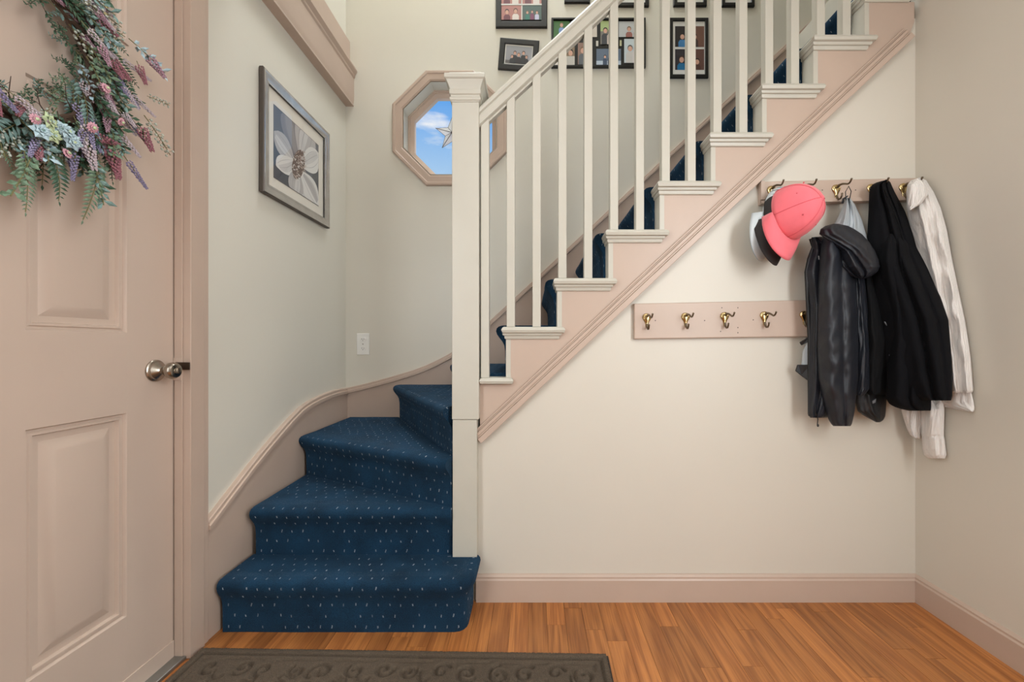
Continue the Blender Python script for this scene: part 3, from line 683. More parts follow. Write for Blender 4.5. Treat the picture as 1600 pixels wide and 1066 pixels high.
# grey jacket on the third hook
gj = thing('grey_jacket', 'light grey hooded jacket with black trim hung behind the black windbreaker', 'jacket', at(1322, 450, 1.63))
garment('body', M_grey, gj, [(310, 1321, 1329, 1.62, 1.62, .012), (322, 1317, 1337, 1.63, 1.63, .03), (342, 1308, 1346, 1.63, 1.63, .035), (362, 1297, 1352, 1.63, 1.63, .04), (385, 1290, 1359, 1.635, 1.635, .04), (440, 1282, 1354, 1.64, 1.64, .04), (530, 1262, 1345, 1.64, 1.64, .035), (550, 1254, 1345, 1.64, 1.64, .03), (571, 1252, 1345, 1.64, 1.64, .03), (590, 1262, 1340, 1.64, 1.64, .03)], [(.3, .55, .08, .018), (.75, .5, .07, .014), (.55, .2, .04, -.012)], seed=3, wr=.01)
def local(b, name, m, par, **k):
    o = b.build(name, m, par, **k); o.location = -Vector(par.location); return o
local(MB().tube([at(1322, 313, 1.60), at(1321, 300, 1.592), at(1326, 291, 1.588), at(1330, 299, 1.592), at(1327, 313, 1.60)], .0016, 6), 'hanging_loop', M_windd, gj, smooth=60)
local(MB().tube([at(1316, 318, 1.615), at(1318, 311, 1.61), at(1325, 306, 1.605)], [.004, .0045, .002], 8), 'collar_trim', M_windd, gj, smooth=60)
local(MB().prism([at(1247, 570, 1.63), at(1266, 570, 1.61), at(1266, 597, 1.61), at(1252, 586, 1.63), at(1244, 580, 1.63)], (0, .008, 0)), 'cuff_tab', M_windd, gj, bevel=.002)
local(MB().prism([at(1250, 535, 1.63), at(1268, 524, 1.61), at(1268, 532, 1.61), at(1253, 540, 1.63)], (0, .006, 0)), 'drawcord_tab', M_windd, gj, bevel=.002)
# windbreaker
wj = thing('windbreaker', 'shiny black windbreaker with a bunched hood hanging in front, leftmost of the dark jackets', 'jacket', at(1300, 500, 1.58))
garment('body', M_wind, wj, [(371, 1268, 1296, 1.60, 1.60, .02), (380, 1269, 1325, 1.60, 1.60, .03), (392, 1268, 1340, 1.61, 1.61, .035), (405, 1262, 1348, 1.61, 1.61, .04), (425, 1257, 1352, 1.61, 1.61, .045), (445, 1259, 1350, 1.61, 1.61, .045), (480, 1263, 1346, 1.61, 1.61, .045), (530, 1262, 1340, 1.61, 1.61, .045), (600, 1262, 1330, 1.61, 1.61, .045), (647, 1262, 1300, 1.61, 1.61, .035), (653, 1266, 1292, 1.61, 1.61, .03)], [(.12, .2, .05, .006), (.25, .35, .05, -.008)], seed=5, wr=.004)
garment('front_sleeve', M_wind, wj, [(364, 1290, 1322, 1.575, 1.575, .02), (375, 1284, 1336, 1.575, 1.575, .045), (400, 1281, 1338, 1.575, 1.575, .06), (440, 1278, 1338, 1.575, 1.575, .065), (480, 1277, 1340, 1.575, 1.575, .065), (540, 1276, 1342, 1.575, 1.575, .065), (590, 1278, 1341, 1.575, 1.575, .06), (620, 1284, 1338, 1.575, 1.575, .05), (645, 1291, 1335, 1.575, 1.575, .042), (655, 1294, 1333, 1.575, 1.575, .038), (663, 1299, 1331, 1.575, 1.575, .034), (666, 1302, 1329, 1.575, 1.575, .03)], [(.30, .36, .16, .010), (.60, .66, .07, -.010), (.80, .85, .09, .006)], seed=8, wr=.011, wf=(2.0, 2.6))
garment('rear_sleeve', M_wind, wj, [(425, 1332, 1350, 1.59, 1.59, .02), (480, 1336, 1356, 1.59, 1.59, .03), (540, 1338, 1360, 1.59, 1.59, .03), (590, 1338, 1362, 1.59, 1.59, .03), (608, 1338, 1360, 1.59, 1.59, .028), (618, 1338, 1350, 1.59, 1.59, .02)], [(.5, .6, .15, .006)], seed=9, wr=.006, Nu=30, Nv=60)
garment('hood', M_wind, wj, [(350.5, 1299, 1314, 1.545, 1.545, .012), (353, 1290, 1325, 1.545, 1.545, .022), (358, 1282, 1335, 1.545, 1.545, .032), (366, 1280, 1347, 1.545, 1.545, .038), (378, 1296, 1358, 1.54, 1.54, .044), (392, 1312, 1367, 1.54, 1.54, .05), (406, 1313, 1373, 1.54, 1.54, .052), (417, 1314, 1375, 1.54, 1.54, .05), (425, 1321, 1371, 1.54, 1.54, .04), (431, 1328, 1363, 1.54, 1.54, .03), (435, 1338, 1352, 1.54, 1.54, .015)], [(.25, 1.0, .12, .012), (-.1, .7, .05, -.016), (.0, .5, .08, .010), (-.4, .30, .04, -.012)], seed=12, wr=.010, wf=(3, 2.4), back=.8)
local(MB().tube([at(1267, 373, 1.602), at(1271, 386, 1.602), at(1264, 405, 1.604), at(1260, 425, 1.602), at(1262, 470, 1.602), at(1265, 530, 1.602), at(1265, 600, 1.602), at(1266, 650, 1.602)], .007, 8), 'zip_placket', M_windd, wj, smooth=60)
local(MB().tube([at(1272, 428, 1.574), at(1273, 500, 1.574), at(1272, 580, 1.574), at(1274, 650, 1.582)], .0016, 6), 'zip_line', M_windd, wj, smooth=60)
local(MB().tube([at(1275, 646, 1.585), at(1278, 655, 1.585), at(1277, 664, 1.585)], .0018, 6).ellipsoid(at(1278, 665, 1.585), (.004, .004, .006), 8, 5), 'drawcord', M_windd, wj, smooth=60)
local(MB().tube([at(1279, 400, 1.562), at(1280, 406, 1.560)], .0022, 6), 'zip_pull', M_zip, wj)
# softshell between
sj = thing('softshell_jacket', 'matt black softshell jacket with a grey reflective pocket zip between two dark jackets', 'jacket', at(1368, 540, 1.62))
garment('body', M_soft, sj, [(400, 1346, 1362, 1.635, 1.635, .02), (440, 1346, 1370, 1.63, 1.63, .04), (470, 1348, 1380, 1.625, 1.625, .05), (500, 1348, 1388, 1.62, 1.62, .055), (530, 1348, 1396, 1.62, 1.62, .06), (560, 1348, 1396, 1.62, 1.62, .06), (590, 1348, 1389, 1.62, 1.62, .055), (610, 1348, 1389, 1.62, 1.62, .05), (617, 1353, 1384, 1.62, 1.62, .045)], [(.35, .4, .12, .008)], seed=15, Nu=36, Nv=60)
garment('hem', M_windd, sj, [(600, 1336, 1386, 1.63, 1.63, .03), (630, 1337, 1385, 1.63, 1.63, .03), (643, 1340, 1384, 1.63, 1.63, .03), (651, 1352, 1383, 1.63, 1.63, .028), (657, 1363, 1380, 1.63, 1.63, .022), (660, 1369, 1375, 1.63, 1.63, .015)], [(.35, .6, .08, .008)], seed=17, Nu=30, Nv=30)
local(MB().tube([at(1382, 503, 1.562), at(1388, 512, 1.560), at(1393, 528, 1.560), at(1394, 540, 1.560), at(1390, 556, 1.560)], .0022, 6), 'pocket_zip', M_zip, sj, smooth=60)
local(MB().prism([at(1363, 627, 1.596), at(1369, 623, 1.596), at(1368, 629, 1.596), at(1364, 631, 1.596)], (0, .003, 0)), 'reflective_dot', M_zip, sj)
# fleece
fj = thing('fleece_jacket', 'wide black fleece jacket draped over the fourth hook beside the white coat', 'jacket', at(1420, 450, 1.60))
garment('body', M_fleece, fj, [(281.5, 1383, 1388, 1.60, 1.60, .006), (284, 1372, 1391, 1.61, 1.61, .02), (289, 1362, 1393, 1.62, 1.62, .035), (300, 1358, 1398, 1.63, 1.63, .05), (330, 1357, 1414, 1.64, 1.64, .06), (365, 1355, 1427, 1.64, 1.62, .07), (385, 1354, 1434, 1.64, 1.62, .075), (420, 1356, 1450, 1.64, 1.56, .08), (465, 1358, 1470, 1.64, 1.51, .075), (500, 1362, 1482, 1.64, 1.48, .07), (560, 1368, 1487, 1.64, 1.46, .065), (600, 1376, 1488, 1.64, 1.455, .065), (619, 1384, 1488, 1.64, 1.455, .06), (626, 1400, 1486, 1.64, 1.455, .05)], [(.55, .84, .07, .012), (.45, .72, .035, -.016), (.3, .62, .08, .008), (.72, .93, .03, -.010)], seed=21, wr=.005)
garment('front_sleeve', M_fleece, fj, [(366, 1386, 1406, 1.58, 1.58, .02), (380, 1376, 1418, 1.58, 1.57, .04), (410, 1372, 1425, 1.58, 1.57, .055), (440, 1376, 1432, 1.58, 1.565, .06), (480, 1386, 1441, 1.575, 1.56, .06), (520, 1390, 1449, 1.575, 1.555, .06), (560, 1388, 1453, 1.575, 1.55, .062), (600, 1385, 1454, 1.575, 1.55, .065), (622, 1384, 1455, 1.575, 1.55, .065), (632, 1390, 1455, 1.575, 1.55, .06), (638, 1402, 1455, 1.575, 1.55, .05), (642, 1420, 1454, 1.575, 1.55, .04)], [(.3, .25, .12, .008), (.62, .50, .045, -.012), (.8, .75, .10, .006)], seed=24, wr=.005)
local(MB().tube([at(1381, 294, 1.572), at(1392, 320, 1.566), at(1404, 350, 1.56), at(1412, 378, 1.555)], .0022, 6), 'collar_seam', M_soft, fj, smooth=60)
# white coat in the corner
def yr(px, x=1.538): return min(1.63, F*x/(px-CX))
wc = thing('white_coat', 'ivory white ribbed fleece coat hanging in the corner on the last hook', 'coat', at(1470, 450, 1.55))
rows = [(278.5, 1434, 1440, .004), (281, 1424, 1447, .02), (288, 1418, 1451, .035), (300, 1416, 1459, .045), (325, 1417, 1470, .055), (360, 1422, 1480, .06), (400, 1428, 1487, .065), (440, 1436, 1495, .065), (500, 1448, 1508, .06), (560, 1455, 1517, .055), (600, 1460, 1520, .05), (611, 1462, 1521, .048), (614, 1465, 1519, .04)]
garment('body', M_knit, wc, [(y, a, c, min(1.635, yr(a, 1.545)), yr(c, 1.545), T*.6) for y, a, c, T in rows], [(.35, .55, .07, .012), (.7, .6, .05, -.008), (.85, .85, .08, .006)], seed=31, wr=.010, back=.05)
garment('skirt_panel', M_knit, wc, [(y, a, c, min(1.645, yr(a, 1.552)), yr(c, 1.552), .012) for y, a, c in ((606, 1440, 1516), (628, 1440, 1521), (633, 1458, 1522), (637, 1478, 1522.5), (641, 1500, 1522.5), (643.5, 1514, 1521))], [(.5, .7, .1, .004)], seed=33, back=.05, hem=0)
garment('sleeve', M_knit, wc, [(y, a, c, min(1.62, yr(a, 1.545)), yr(c, 1.545), T*.8) for y, a, c, T in ((623, 1440, 1474, .008), (640, 1438, 1476, .035), (679, 1439, 1475, .035), (682, 1440, 1475, .031), (686, 1440, 1476, .035), (702, 1441, 1478, .035), (711, 1443, 1479, .033), (716.5, 1450, 1477, .025))], [(.4, .3, .1, .006)], seed=35, Nu=36, back=.4)
garment('collar', M_knit, wc, [(y, a, c, 1.575, 1.555, T) for y, a, c, T in ((280, 1430, 1438, .005), (290, 1419, 1447, .02), (305, 1417, 1450, .025), (318, 1417, 1440, .02), (328, 1419, 1424, .01))], seed=37, Nu=30, Nv=30, wr=.004)
garment('inner_sleeve', M_knit, wc, [(y, a, c, 1.645, 1.625, .02) for y, a, c in ((600, 1402, 1450), (642, 1408, 1452), (655, 1412, 1446), (670, 1417, 1440), (680, 1422, 1439), (685.5, 1430, 1438))], [(.6, .2, .06, .010)], seed=39, Nu=36, Nv=40)

# ---------------------------------------------------------------- framed photographs on the stairwell wall
_c = {}
def flat(col, rough=.5):
    if (col, rough) not in _c: _c[(col, rough)] = mat('print_colour', col, rough)
    return _c[(col, rough)]
YW = 2.532
SKIN = (206, 160, 138)
def photo(parent, x0, y0, x1, y1, bgc, figs, band=None, tilt=0, pivot=None, yy=YW):
    # figs: (u, v_head, size, shirt, hair) in fractions of the picture
    mats = []; vs = []; fs = []; mi = []; dep = [0]
    def M_(c):
        m = flat(c)
        if m not in mats: mats.append(m)
        return mats.index(m)
    def poly(pts, c):
        b_ = len(vs); dep[0] += .00015
        for (u, v) in pts:
            px, py = x0+(x1-x0)*min(1, max(0, u)), y0+(y1-y0)*min(1, max(0, v))
            if pivot:
                a = math.radians(tilt); dx, dy = px-pivot[0], py-pivot[1]; px, py = pivot[0]+dx*math.cos(a)-dy*math.sin(a), pivot[1]+dx*math.sin(a)+dy*math.cos(a)
            p = at(px, py, YW); p.y = yy-dep[0]; vs.append(p)
        fs.append(tuple(range(b_, b_+len(pts)))); mi.append(M_(c))
    poly([(0, 1), (1, 1), (1, 0), (0, 0)], bgc)
    if band: poly([(0, 1), (1, 1), (1, band[0]), (0, band[0])], band[1])
    ar = (y1-y0)/(x1-x0)
    for u, v, s_, sh, hair in figs:
        poly([(u-s_*.95*ar, 1), (u+s_*.95*ar, 1), (u+s_*.95*ar, v+s_*1.35), (u+s_*.55*ar, v+s_*.8), (u-s_*.55*ar, v+s_*.8), (u-s_*.95*ar, v+s_*1.35)], sh)
        poly([(u+s_*.62*ar*math.cos(a), v-s_*.12-s_*.75*math.sin(-a)) for a in np.linspace(0, 2*math.pi, 13)[:-1]], hair)
        poly([(u+s_*.5*ar*math.cos(a), v+s_*.08-s_*.62*math.sin(-a)) for a in np.linspace(0, 2*math.pi, 13)[:-1]], SKIN)
    me = bpy.data.meshes.new('photo'); me.from_pydata([tuple(v) for v in vs], [], fs); me.polygons.foreach_set('material_index', mi)
    o = link('photo', me, parent, mats); o.location = -Vector(parent.location); return o
def ringframe(parent, x0, y0, x1, y1, bw, tilt=0, th=.016, m=M_black, name='frame', y_=YB, pv=None, prof=None):
    pv = pv or ((x0+x1)/2, (y0+y1)/2)
    def R(px, py, Y):
        a = math.radians(tilt); dx, dy = px-pv[0], py-pv[1]; p = at(pv[0]+dx*math.cos(a)-dy*math.sin(a), pv[1]+dx*math.sin(a)+dy*math.cos(a), YW); p.y = Y; return p
    b = MB(); prof = prof or [(0, 0), (0, th*.8), (.12, th), (.85, th), (1, th*.75), (1, 0), (0, 0)]
    b.loft([[R(x0+bw*q, y1-bw*q, y_-d), R(x1-bw*q, y1-bw*q, y_-d), R(x1-bw*q, y0+bw*q, y_-d), R(x0+bw*q, y0+bw*q, y_-d)] for q, d in prof], cap=False)
    o = b.build(name, m, parent); o.location = -Vector(parent.location)
    return R
def board(parent, R, x0, y0, x1, y1, m, name, Y):
    b = MB().add([R(x0, y1, Y), R(x1, y1, Y), R(x1, y0, Y), R(x0, y0, Y), R(x0, y1, Y+.003), R(x1, y1, Y+.003), R(x1, y0, Y+.003), R(x0, y0, Y+.003)], [(0, 1, 2, 3), (7, 6, 5, 4), (0, 4, 5, 1), (1, 5, 6, 2), (2, 6, 7, 3), (3, 7, 4, 0)])
    o = b.build(name, m, parent); o.location = -Vector(parent.location); return o
DK, BR, BL, GY = (30, 26, 24), (70, 46, 36), (120, 92, 62), (90, 88, 86)
# a: large frame with four snapshots
t = thing('photo_frame', 'large black frame with a block of colour snapshots, upper left of the photo wall', 'picture', at(815, -5, YB))
R = ringframe(t, 774.5, -52, 855, 41.5, 9.5); board(t, R, 782, -44, 848, 34, M_black, 'backing', YB-.010)
R2_ = R
for (a, c_, d, e_) in ((782.5, -17, 814, 5), (816, -17, 846.5, 5), (782.5, 7.5, 814.5, 30), (816.5, 7.5, 846.5, 30), (782.5, -41, 814, -19), (816, -41, 846.5, -19)):
    k = int(a*7+c_) % 5
    photo(t, a, c_, d, e_, [(176, 120, 112), (90, 130, 110), (206, 190, 180), (70, 92, 84), (150, 90, 96)][k], [[(.3, .45, .24, (110, 58, 66), DK), (.72, .4, .24, (216, 206, 200), BR)], [(.25, .5, .15, (44, 112, 98), BL), (.5, .45, .14, (120, 60, 90), DK), (.75, .5, .15, (190, 190, 214), BR)]][k % 2], yy=YB-.0135)
board(t, R, 814.4, -44, 816.3, 30, M_mountw, 'divider', YB-.0145); board(t, R, 782, 5, 847, 7.4, M_mountw, 'divider', YB-.0147)
# b: tilted small frame
t = thing('photo_frame', 'small black frame hanging askew with a family photo in a white border', 'picture', at(810, 84, YB))
R = ringframe(t, 779.5, 60, 841, 109, 9, tilt=4.5)
board(t, R, 788, 69, 833, 101, M_mountw, 'mount', YB-.010)
photo(t, 790, 71, 831, 98.5, (150, 150, 154), [(.35, .40, .15, (36, 36, 38), DK), (.5, .5, .15, (40, 34, 34), BL), (.68, .38, .15, (34, 36, 38), DK), (.25, .62, .13, (44, 44, 46), BR), (.8, .6, .13, (30, 30, 32), BR)], band=(.82, (96, 92, 90)), tilt=4.5, pivot=(810.25, 84.5), yy=YB-.0105)
# c: collage
t = thing('collage_frame', 'wide black collage frame of many small photographs behind the handrail', 'picture', at(936, 66, YB))
R = ringframe(t, 861.5, 27.5, 1009, 104.5, 3.2, th=.020); board(t, R, 864, 30, 1006, 102, M_black, 'backing', YB-.010)
ph = [(865, 32, 890, 62, (56, 104, 44), [(.5, .22, .15, (120, 150, 196), (150, 120, 100))], None), (893, 32, 901, 62, GY, [], None), (904, 32, 933, 57, (206, 196, 184), [(.4, .4, .18, (90, 70, 66), DK)], None),
      (938.5, 31.5, 960, 68.5, (168, 186, 128), [(.35, .42, .16, (60, 62, 66), DK), (.7, .45, .14, (190, 176, 166), BR)], (.45, (120, 116, 108))), (967, 32.5, 1003, 57, (184, 186, 186), [(.45, .5, .22, (150, 96, 86), BL), (.8, .42, .22, (96, 60, 56), BR)], None),
      (866, 70, 882, 101, (220, 214, 206), [], None), (885, 66, 898, 101, (128, 108, 84), [(.5, .45, .2, (190, 186, 178), DK)], (.6, (196, 190, 180))), (903, 66, 925, 100, (140, 110, 96), [(.35, .35, .2, (92, 96, 100), BL), (.75, .4, .18, (60, 66, 76), DK)], None),
      (932, 75.5, 970.5, 100.5, (96, 110, 128), [(.35, .5, .14, (60, 74, 96), DK), (.55, .42, .14, (44, 60, 84), DK)], (.75, (180, 192, 204))), (975.5, 60, 1002, 97.5, (190, 200, 204), [(.35, .4, .18, (196, 192, 188), GY), (.75, .3, .18, (208, 200, 200), BL)], None),
      (931.5, 63, 935, 71.5, (200, 196, 186), [], None), (968.5, 62, 971.5, 71, (180, 178, 140), [], None)]
for a, b_, c_, d, bgc, fg, bd in ph: photo(t, a, b_, c_, d, bgc, fg, band=bd, yy=YB-.0135)
# d: two by two frame
t = thing('photo_frame', 'black portrait frame with four photographs in a white mount behind the balusters', 'picture', at(1077, 74, YB))
R = ringframe(t, 1046.5, 26.5, 1107.5, 120.5, 5.5); board(t, R, 1051, 31, 1103, 116, M_mountw, 'mount', YB-.010)
for (a, c_, d, e_), bgc, fg in (((1055.5, 39.5, 1076, 72), (34, 26, 26), [(.55, .5, .2, (60, 120, 170), DK)]), ((1079, 39.5, 1101, 72), (112, 78, 64), [(.35, .5, .16, (60, 44, 40), DK)]), ((1055.5, 75.5, 1076, 108), (44, 38, 44), [(.5, .5, .22, (20, 104, 150), BR)]), ((1079, 75.5, 1101, 108), (100, 68, 58), [(.5, .6, .2, (84, 54, 46), DK)])):
    photo(t, a, c_, d, e_, bgc, fg, yy=YB-.0105)
# e: bottoms of the frames above
for (x0, x1, yb_, lab) in ((882, 922, 2.8, 'black frame cut off by the top edge, above the collage and left of the handrail'), (962, 1014.5, 8.5, 'black frame cut off by the top edge, above the right half of the collage'), (1053, 1105, 8, 'black frame cut off by the top edge, above the two by two frame'), (1128, 1180, 8.5, 'black frame cut off by the top edge, rightmost of the photo wall')):
    t = thing('photo_frame', lab, 'picture', at((x0+x1)/2, yb_-30, YB))
    R = ringframe(t, x0, -62, x1, yb_, 6); board(t, R, x0+5, -57, x1-5, yb_-5, M_mountw, 'mount', YB-.010)
    photo(t, x0+11, -50, x1-11, yb_-12, (130, 118, 104), [(.35, .45, .18, (60, 70, 90), DK), (.68, .42, .18, (150, 90, 80), BR)], yy=YB-.0105)

# ---------------------------------------------------------------- flower print on the left wall
PY0, PY1, PZ0, PZ1 = 1.737, 2.302, 1.699, 2.232; PXf = XL
t = thing('framed_print', 'silver framed black and white print of a magnolia flower on the left wall', 'picture', (XL, (PY0+PY1)/2, (PZ0+PZ1)/2))
Lp = -Vector(t.location)
def lring(y0, y1, z0, z1, prof): return [[Vector((PXf+d, y0+a, z0+a)), Vector((PXf+d, y1-a, z0+a)), Vector((PXf+d, y1-a, z1-a)), Vector((PXf+d, y0+a, z1-a))] for a, d in prof]
o = MB().loft(lring(PY0, PY1, PZ0, PZ1, [(.004, .001), (0, .006), (0, .022), (.004, .026)]), cap=False).build('frame_edge', M_silverd, t); o.location = Lp
o = MB().loft(lring(PY0, PY1, PZ0, PZ1, [(.004, .026), (.010, .0265), (.015, .024), (.030, .021), (.038, .018), (.041, .020), (.046, .018)]), cap=False).build('frame', M_silver, t, smooth=25); o.location = Lp
o = MB().loft(lring(PY0, PY1, PZ0, PZ1, [(.046, .018), (.048, .012), (.050, .012)]), cap=False).build('frame_rabbet', M_black, t); o.location = Lp
o = MB().box(PXf+.001, PY0+.04, PZ0+.04, PXf+.010, PY1-.04, PZ1-.04).build('mount', M_mount, t); o.location = Lp
o = MB().loft(lring(PY0+.088, PY1-.096, PZ0+.094, PZ1-.110, [(0, .0102), (0, .0108), (.002, .0108), (.002, .0102)]), cap=False).build('mount_bevel', M_silverd, t); o.location = Lp
b = MB(); y0, y1, z0, z1 = PY0+.090, PY1-.098, PZ0+.096, PZ1-.112; W_, H_ = y1-y0, z1-z0
pm = [flat((96, 98, 104)), flat((72, 76, 84)), flat((204, 201, 198)), flat((182, 178, 176)), flat((222, 219, 214)), flat((150, 146, 146)), flat((112, 92, 82)), flat((190, 172, 160)), flat((130, 128, 132))]
dep = [0]
def pl(pts, m):
    dep[0] += .00006
    b.add([(PXf+.0104+dep[0], y0+W_*min(1, max(0, u)), z0+H_*min(1, max(0, v))) for u, v in pts], [tuple(range(len(pts)))], m)
pl([(0, 0), (1, 0), (1, 1), (0, 1)], 0); pl([(0, 0), (.5, 0), (.3, .35), (0, .6)], 1); pl([(.75, .1), (1, 0), (1, .6), (.85, .45)], 1)
def petal(cx, cy, ang, ln, wd, m, m2, bend=0):
    wd *= 1.62; ln *= 1.14
    ca, sa = math.cos(ang), math.sin(ang); P = []
    def q(t, s_): 
        w_ = wd*math.sin(math.pi*min(1, t*.95+.04))**.8*(.55+.6*t); x = ln*t; y = s_*w_+bend*t*t; return (cx+x*ca-y*sa, cy+x*sa+y*ca)
    pl([q(k/9, 1) for k in range(10)]+[q(k/9, -1) for k in range(9, -1, -1)], m)
    pl([q(k/9, .55) for k in range(1, 9)]+[q(k/9, -.15) for k in range(8, 0, -1)], m2)
    for s_ in (-.5, .2, .6): pl([q(k/9, s_) for k in range(1, 9)]+[q(k/9, s_+.03) for k in range(8, 0, -1)], 5)
petal(.5, .5, 1.9, .62, .17, 8, 5); petal(.55, .55, 1.25, .62, .18, 3, 2); petal(.55, .45, .55, .55, .13, 4, 2, .1); petal(.42, .42, 2.7, .42, .12, 3, 2)
petal(.42, .45, -2.3, .40, .10, 4, 2, -.1); petal(.5, .38, -1.1, .60, .17, 2, 4); petal(.55, .35, -.5, .50, .14, 4, 3, -.1); petal(.48, .36, -1.7, .42, .12, 3, 2)
pl([(.50+.13*math.cos(a)*math.cos(.5)-.26*math.sin(a)*-.35, .43+.25*math.sin(a)-.04*math.cos(a)) for a in np.linspace(0, 2*math.pi, 17)[:-1]], 6)
for i in range(90):
    a = random.uniform(0, 6.28); r = random.random()**.5; cx_, cy_ = .50+.13*r*math.cos(a)+.09*r*math.sin(a), .43+.25*r*math.sin(a); an = random.uniform(-.5, 1.2)+math.pi*(random.random() > .5)
    l_, w_ = .045, .007; pl([(cx_, cy_), (cx_+l_*math.cos(an), cy_+l_*math.sin(an)), (cx_+l_*math.cos(an)-w_*math.sin(an), cy_+l_*math.sin(an)+w_*2), (cx_, cy_+w_*2)], 7 if i % 3 else 4)
o = b.build('flower_print', pm, t, fix=False); o.location = Lp
b = MB().add([(PXf+.017, PY0+.04, PZ0+.04), (PXf+.017, PY1-.04, PZ0+.04), (PXf+.017, PY1-.04, PZ1-.04), (PXf+.017, PY0+.04, PZ1-.04)], [(0, 1, 2, 3)]); o = b.build('picture_glass', M_glass, t, fix=False); o.location = Lp

# ---------------------------------------------------------------- door mat with a moulded scroll relief
M_mat = mat('brown_rubber_backed_carpet', (80, 68, 55), .95, bump=(500, .5), bdist=.002, var=(420, .4)); M_rub = mat('dark_rubber', (40, 34, 28), .8)
mw, mh, nx, ny = 1.378, .78, 520, 300
def make_mat():
    xs = np.linspace(0, mw, nx); yv = np.linspace(0, mh, ny); X, Y = np.meshgrid(xs, yv); H = np.full(X.shape, .0175)
    d = np.minimum(np.minimum(X, mw-X), np.minimum(Y, mh-Y))
    H -= .0125*np.exp(-((d-.026)/.0050)**2); H -= .006*np.exp(-((d-.050)/.004)**2)*(np.sin(X*34+Y*34) > -.75); H = np.where(d < .003, .004, H)
    rs = random.Random(4); D = np.full(X.shape, 1.0)
    def curve(P, wmax=.03):
        P = np.array(P); x0, y0 = P.min(0)-wmax; x1, y1 = P.max(0)+wmax
        i0, i1 = np.searchsorted(xs, [x0, x1]); j0, j1 = np.searchsorted(yv, [y0, y1])
        if i1 <= i0 or j1 <= j0: return
        sub = np.sqrt(((X[j0:j1, i0:i1, None]-P[:, 0])**2+(Y[j0:j1, i0:i1, None]-P[:, 1])**2).min(2)); D[j0:j1, i0:i1] = np.minimum(D[j0:j1, i0:i1], sub)
    def spiral(cx, cy, r, a0, turns, sg):
        t_ = np.linspace(0, 1, 40); a = a0+sg*turns*2*math.pi*t_; rr = r*(1-.82*t_); return list(zip(cx+rr*np.cos(a), cy+rr*np.sin(a)))
    y = .088; row = 0
    while y < mh-.07:
        x = .10+(row % 2)*.06
        while x < mw-.08:
            curve(spiral(x+rs.uniform(-.01, .01), y+rs.uniform(-.008, .008), rs.uniform(.026, .036), rs.uniform(0, 6.28), rs.uniform(.8, 1.3), rs.choice((-1, 1))))
            if rs.random() < .7:
                a = rs.uniform(0, 6.28); curve([(x+.06+.012*k*math.cos(a+k*.25)/2, y+.03+.012*k*math.sin(a+k*.25)/2) for k in range(8)])
            x += .092
        y += .072; row += 1
    H -= .0135*np.exp(-(D/.0055)**2)
    H += .0006*np.random.RandomState(1).randn(*X.shape)
    co_ = np.stack([X.ravel(), -Y.ravel(), H.ravel()], 1); me = bpy.data.meshes.new('mat_pile')
    idx = np.arange(nx*ny).reshape(ny, nx); q_ = np.stack([idx[:-1, :-1], idx[1:, :-1], idx[1:, 1:], idx[:-1, 1:]], -1).reshape(-1, 4)
    me.from_pydata(co_.tolist(), [], q_.tolist()); return me
dm = thing('door_mat', 'dark brown door mat with embossed scroll pattern lying before the first step', 'door mat', (-1.132, 1.398, 0)); dm.rotation_euler = (0, 0, -.0195)
link('mat_pile', make_mat(), dm, M_mat, 180)
MB().box(-.004, -mh-.004, .0002, mw+.004, .004, .004).build('mat_backing', M_rub, dm, bevel=.0015)

# ---------------------------------------------------------------- wreath on the door
WCY, WCZ, WX = .885, 1.735, XD+.055
wr = thing('door_wreath', 'artificial wreath of ferns, lavender and pink blooms on the entrance door', 'wreath', (WX, WCY, WCZ))
def leafm(n, c, **k): return mat(n, c, .6, var=(60, .18), **k)
G1 = leafm('sage_green_leaf', (104, 128, 104)); G2 = leafm('deep_green_leaf', (58, 88, 66)); G3 = leafm('blue_green_leaf', (112, 140, 134)); G4 = leafm('olive_stem', (116, 112, 74))
P1 = leafm('mauve_heather', (172, 136, 150)); P2 = leafm('wine_heather', (150, 98, 108)); P3 = leafm('lilac_lavender', (136, 128, 158)); P4 = leafm('rose_petal', (202, 150, 162)); P5 = leafm('pale_lilac', (190, 176, 182))
B1 = leafm('powder_blue_petal', (172, 196, 204)); B2 = leafm('pale_green_petal', (186, 202, 160)); TW = leafm('brown_twig', (74, 56, 44)); BD = leafm('silver_bud', (178, 184, 172))
rw = random.Random(11)
def leaf(b, p, d, up, ln, wd, m=0):
    p, d, up = Vector(p), Vector(d).normalized(), Vector(up); s_ = d.cross(up).normalized(); mid = p+d*ln*.5+up*ln*.06
    b.add([p, mid+s_*wd, p+d*ln-up*ln*.05, mid-s_*wd, mid+up*wd*.5], [(0, 1, 4), (1, 2, 4), (2, 3, 4), (3, 0, 4)], m)
def stemcurve(L, sag, n=9): return [Vector((L*k/n, 0, -sag*(k/n)**2)) for k in range(n+1)]
def P_frond(L=.16, w_=.028, m=(0, 1), nl=15, sag=.03, droop=.5):
    b = MB(); c = stemcurve(L, sag); b.tube(c, .0011, 4, m=1)
    for k in range(1, nl):
        t_ = k/nl; p = Vector((L*t_, 0, -sag*t_*t_)); sz = w_*(.45+.9*math.sin(math.pi*min(1, t_*.8+.12)))*(1-.55*t_)
        for sg in (1, -1): leaf(b, p, (droop+.2, sg, -.1), (0, 0, 1), sz, sz*.16)
    leaf(b, c[-1], (1, 0, -.2), (0, 0, 1), w_*.5, w_*.09); return b.mesh('fern_frond')
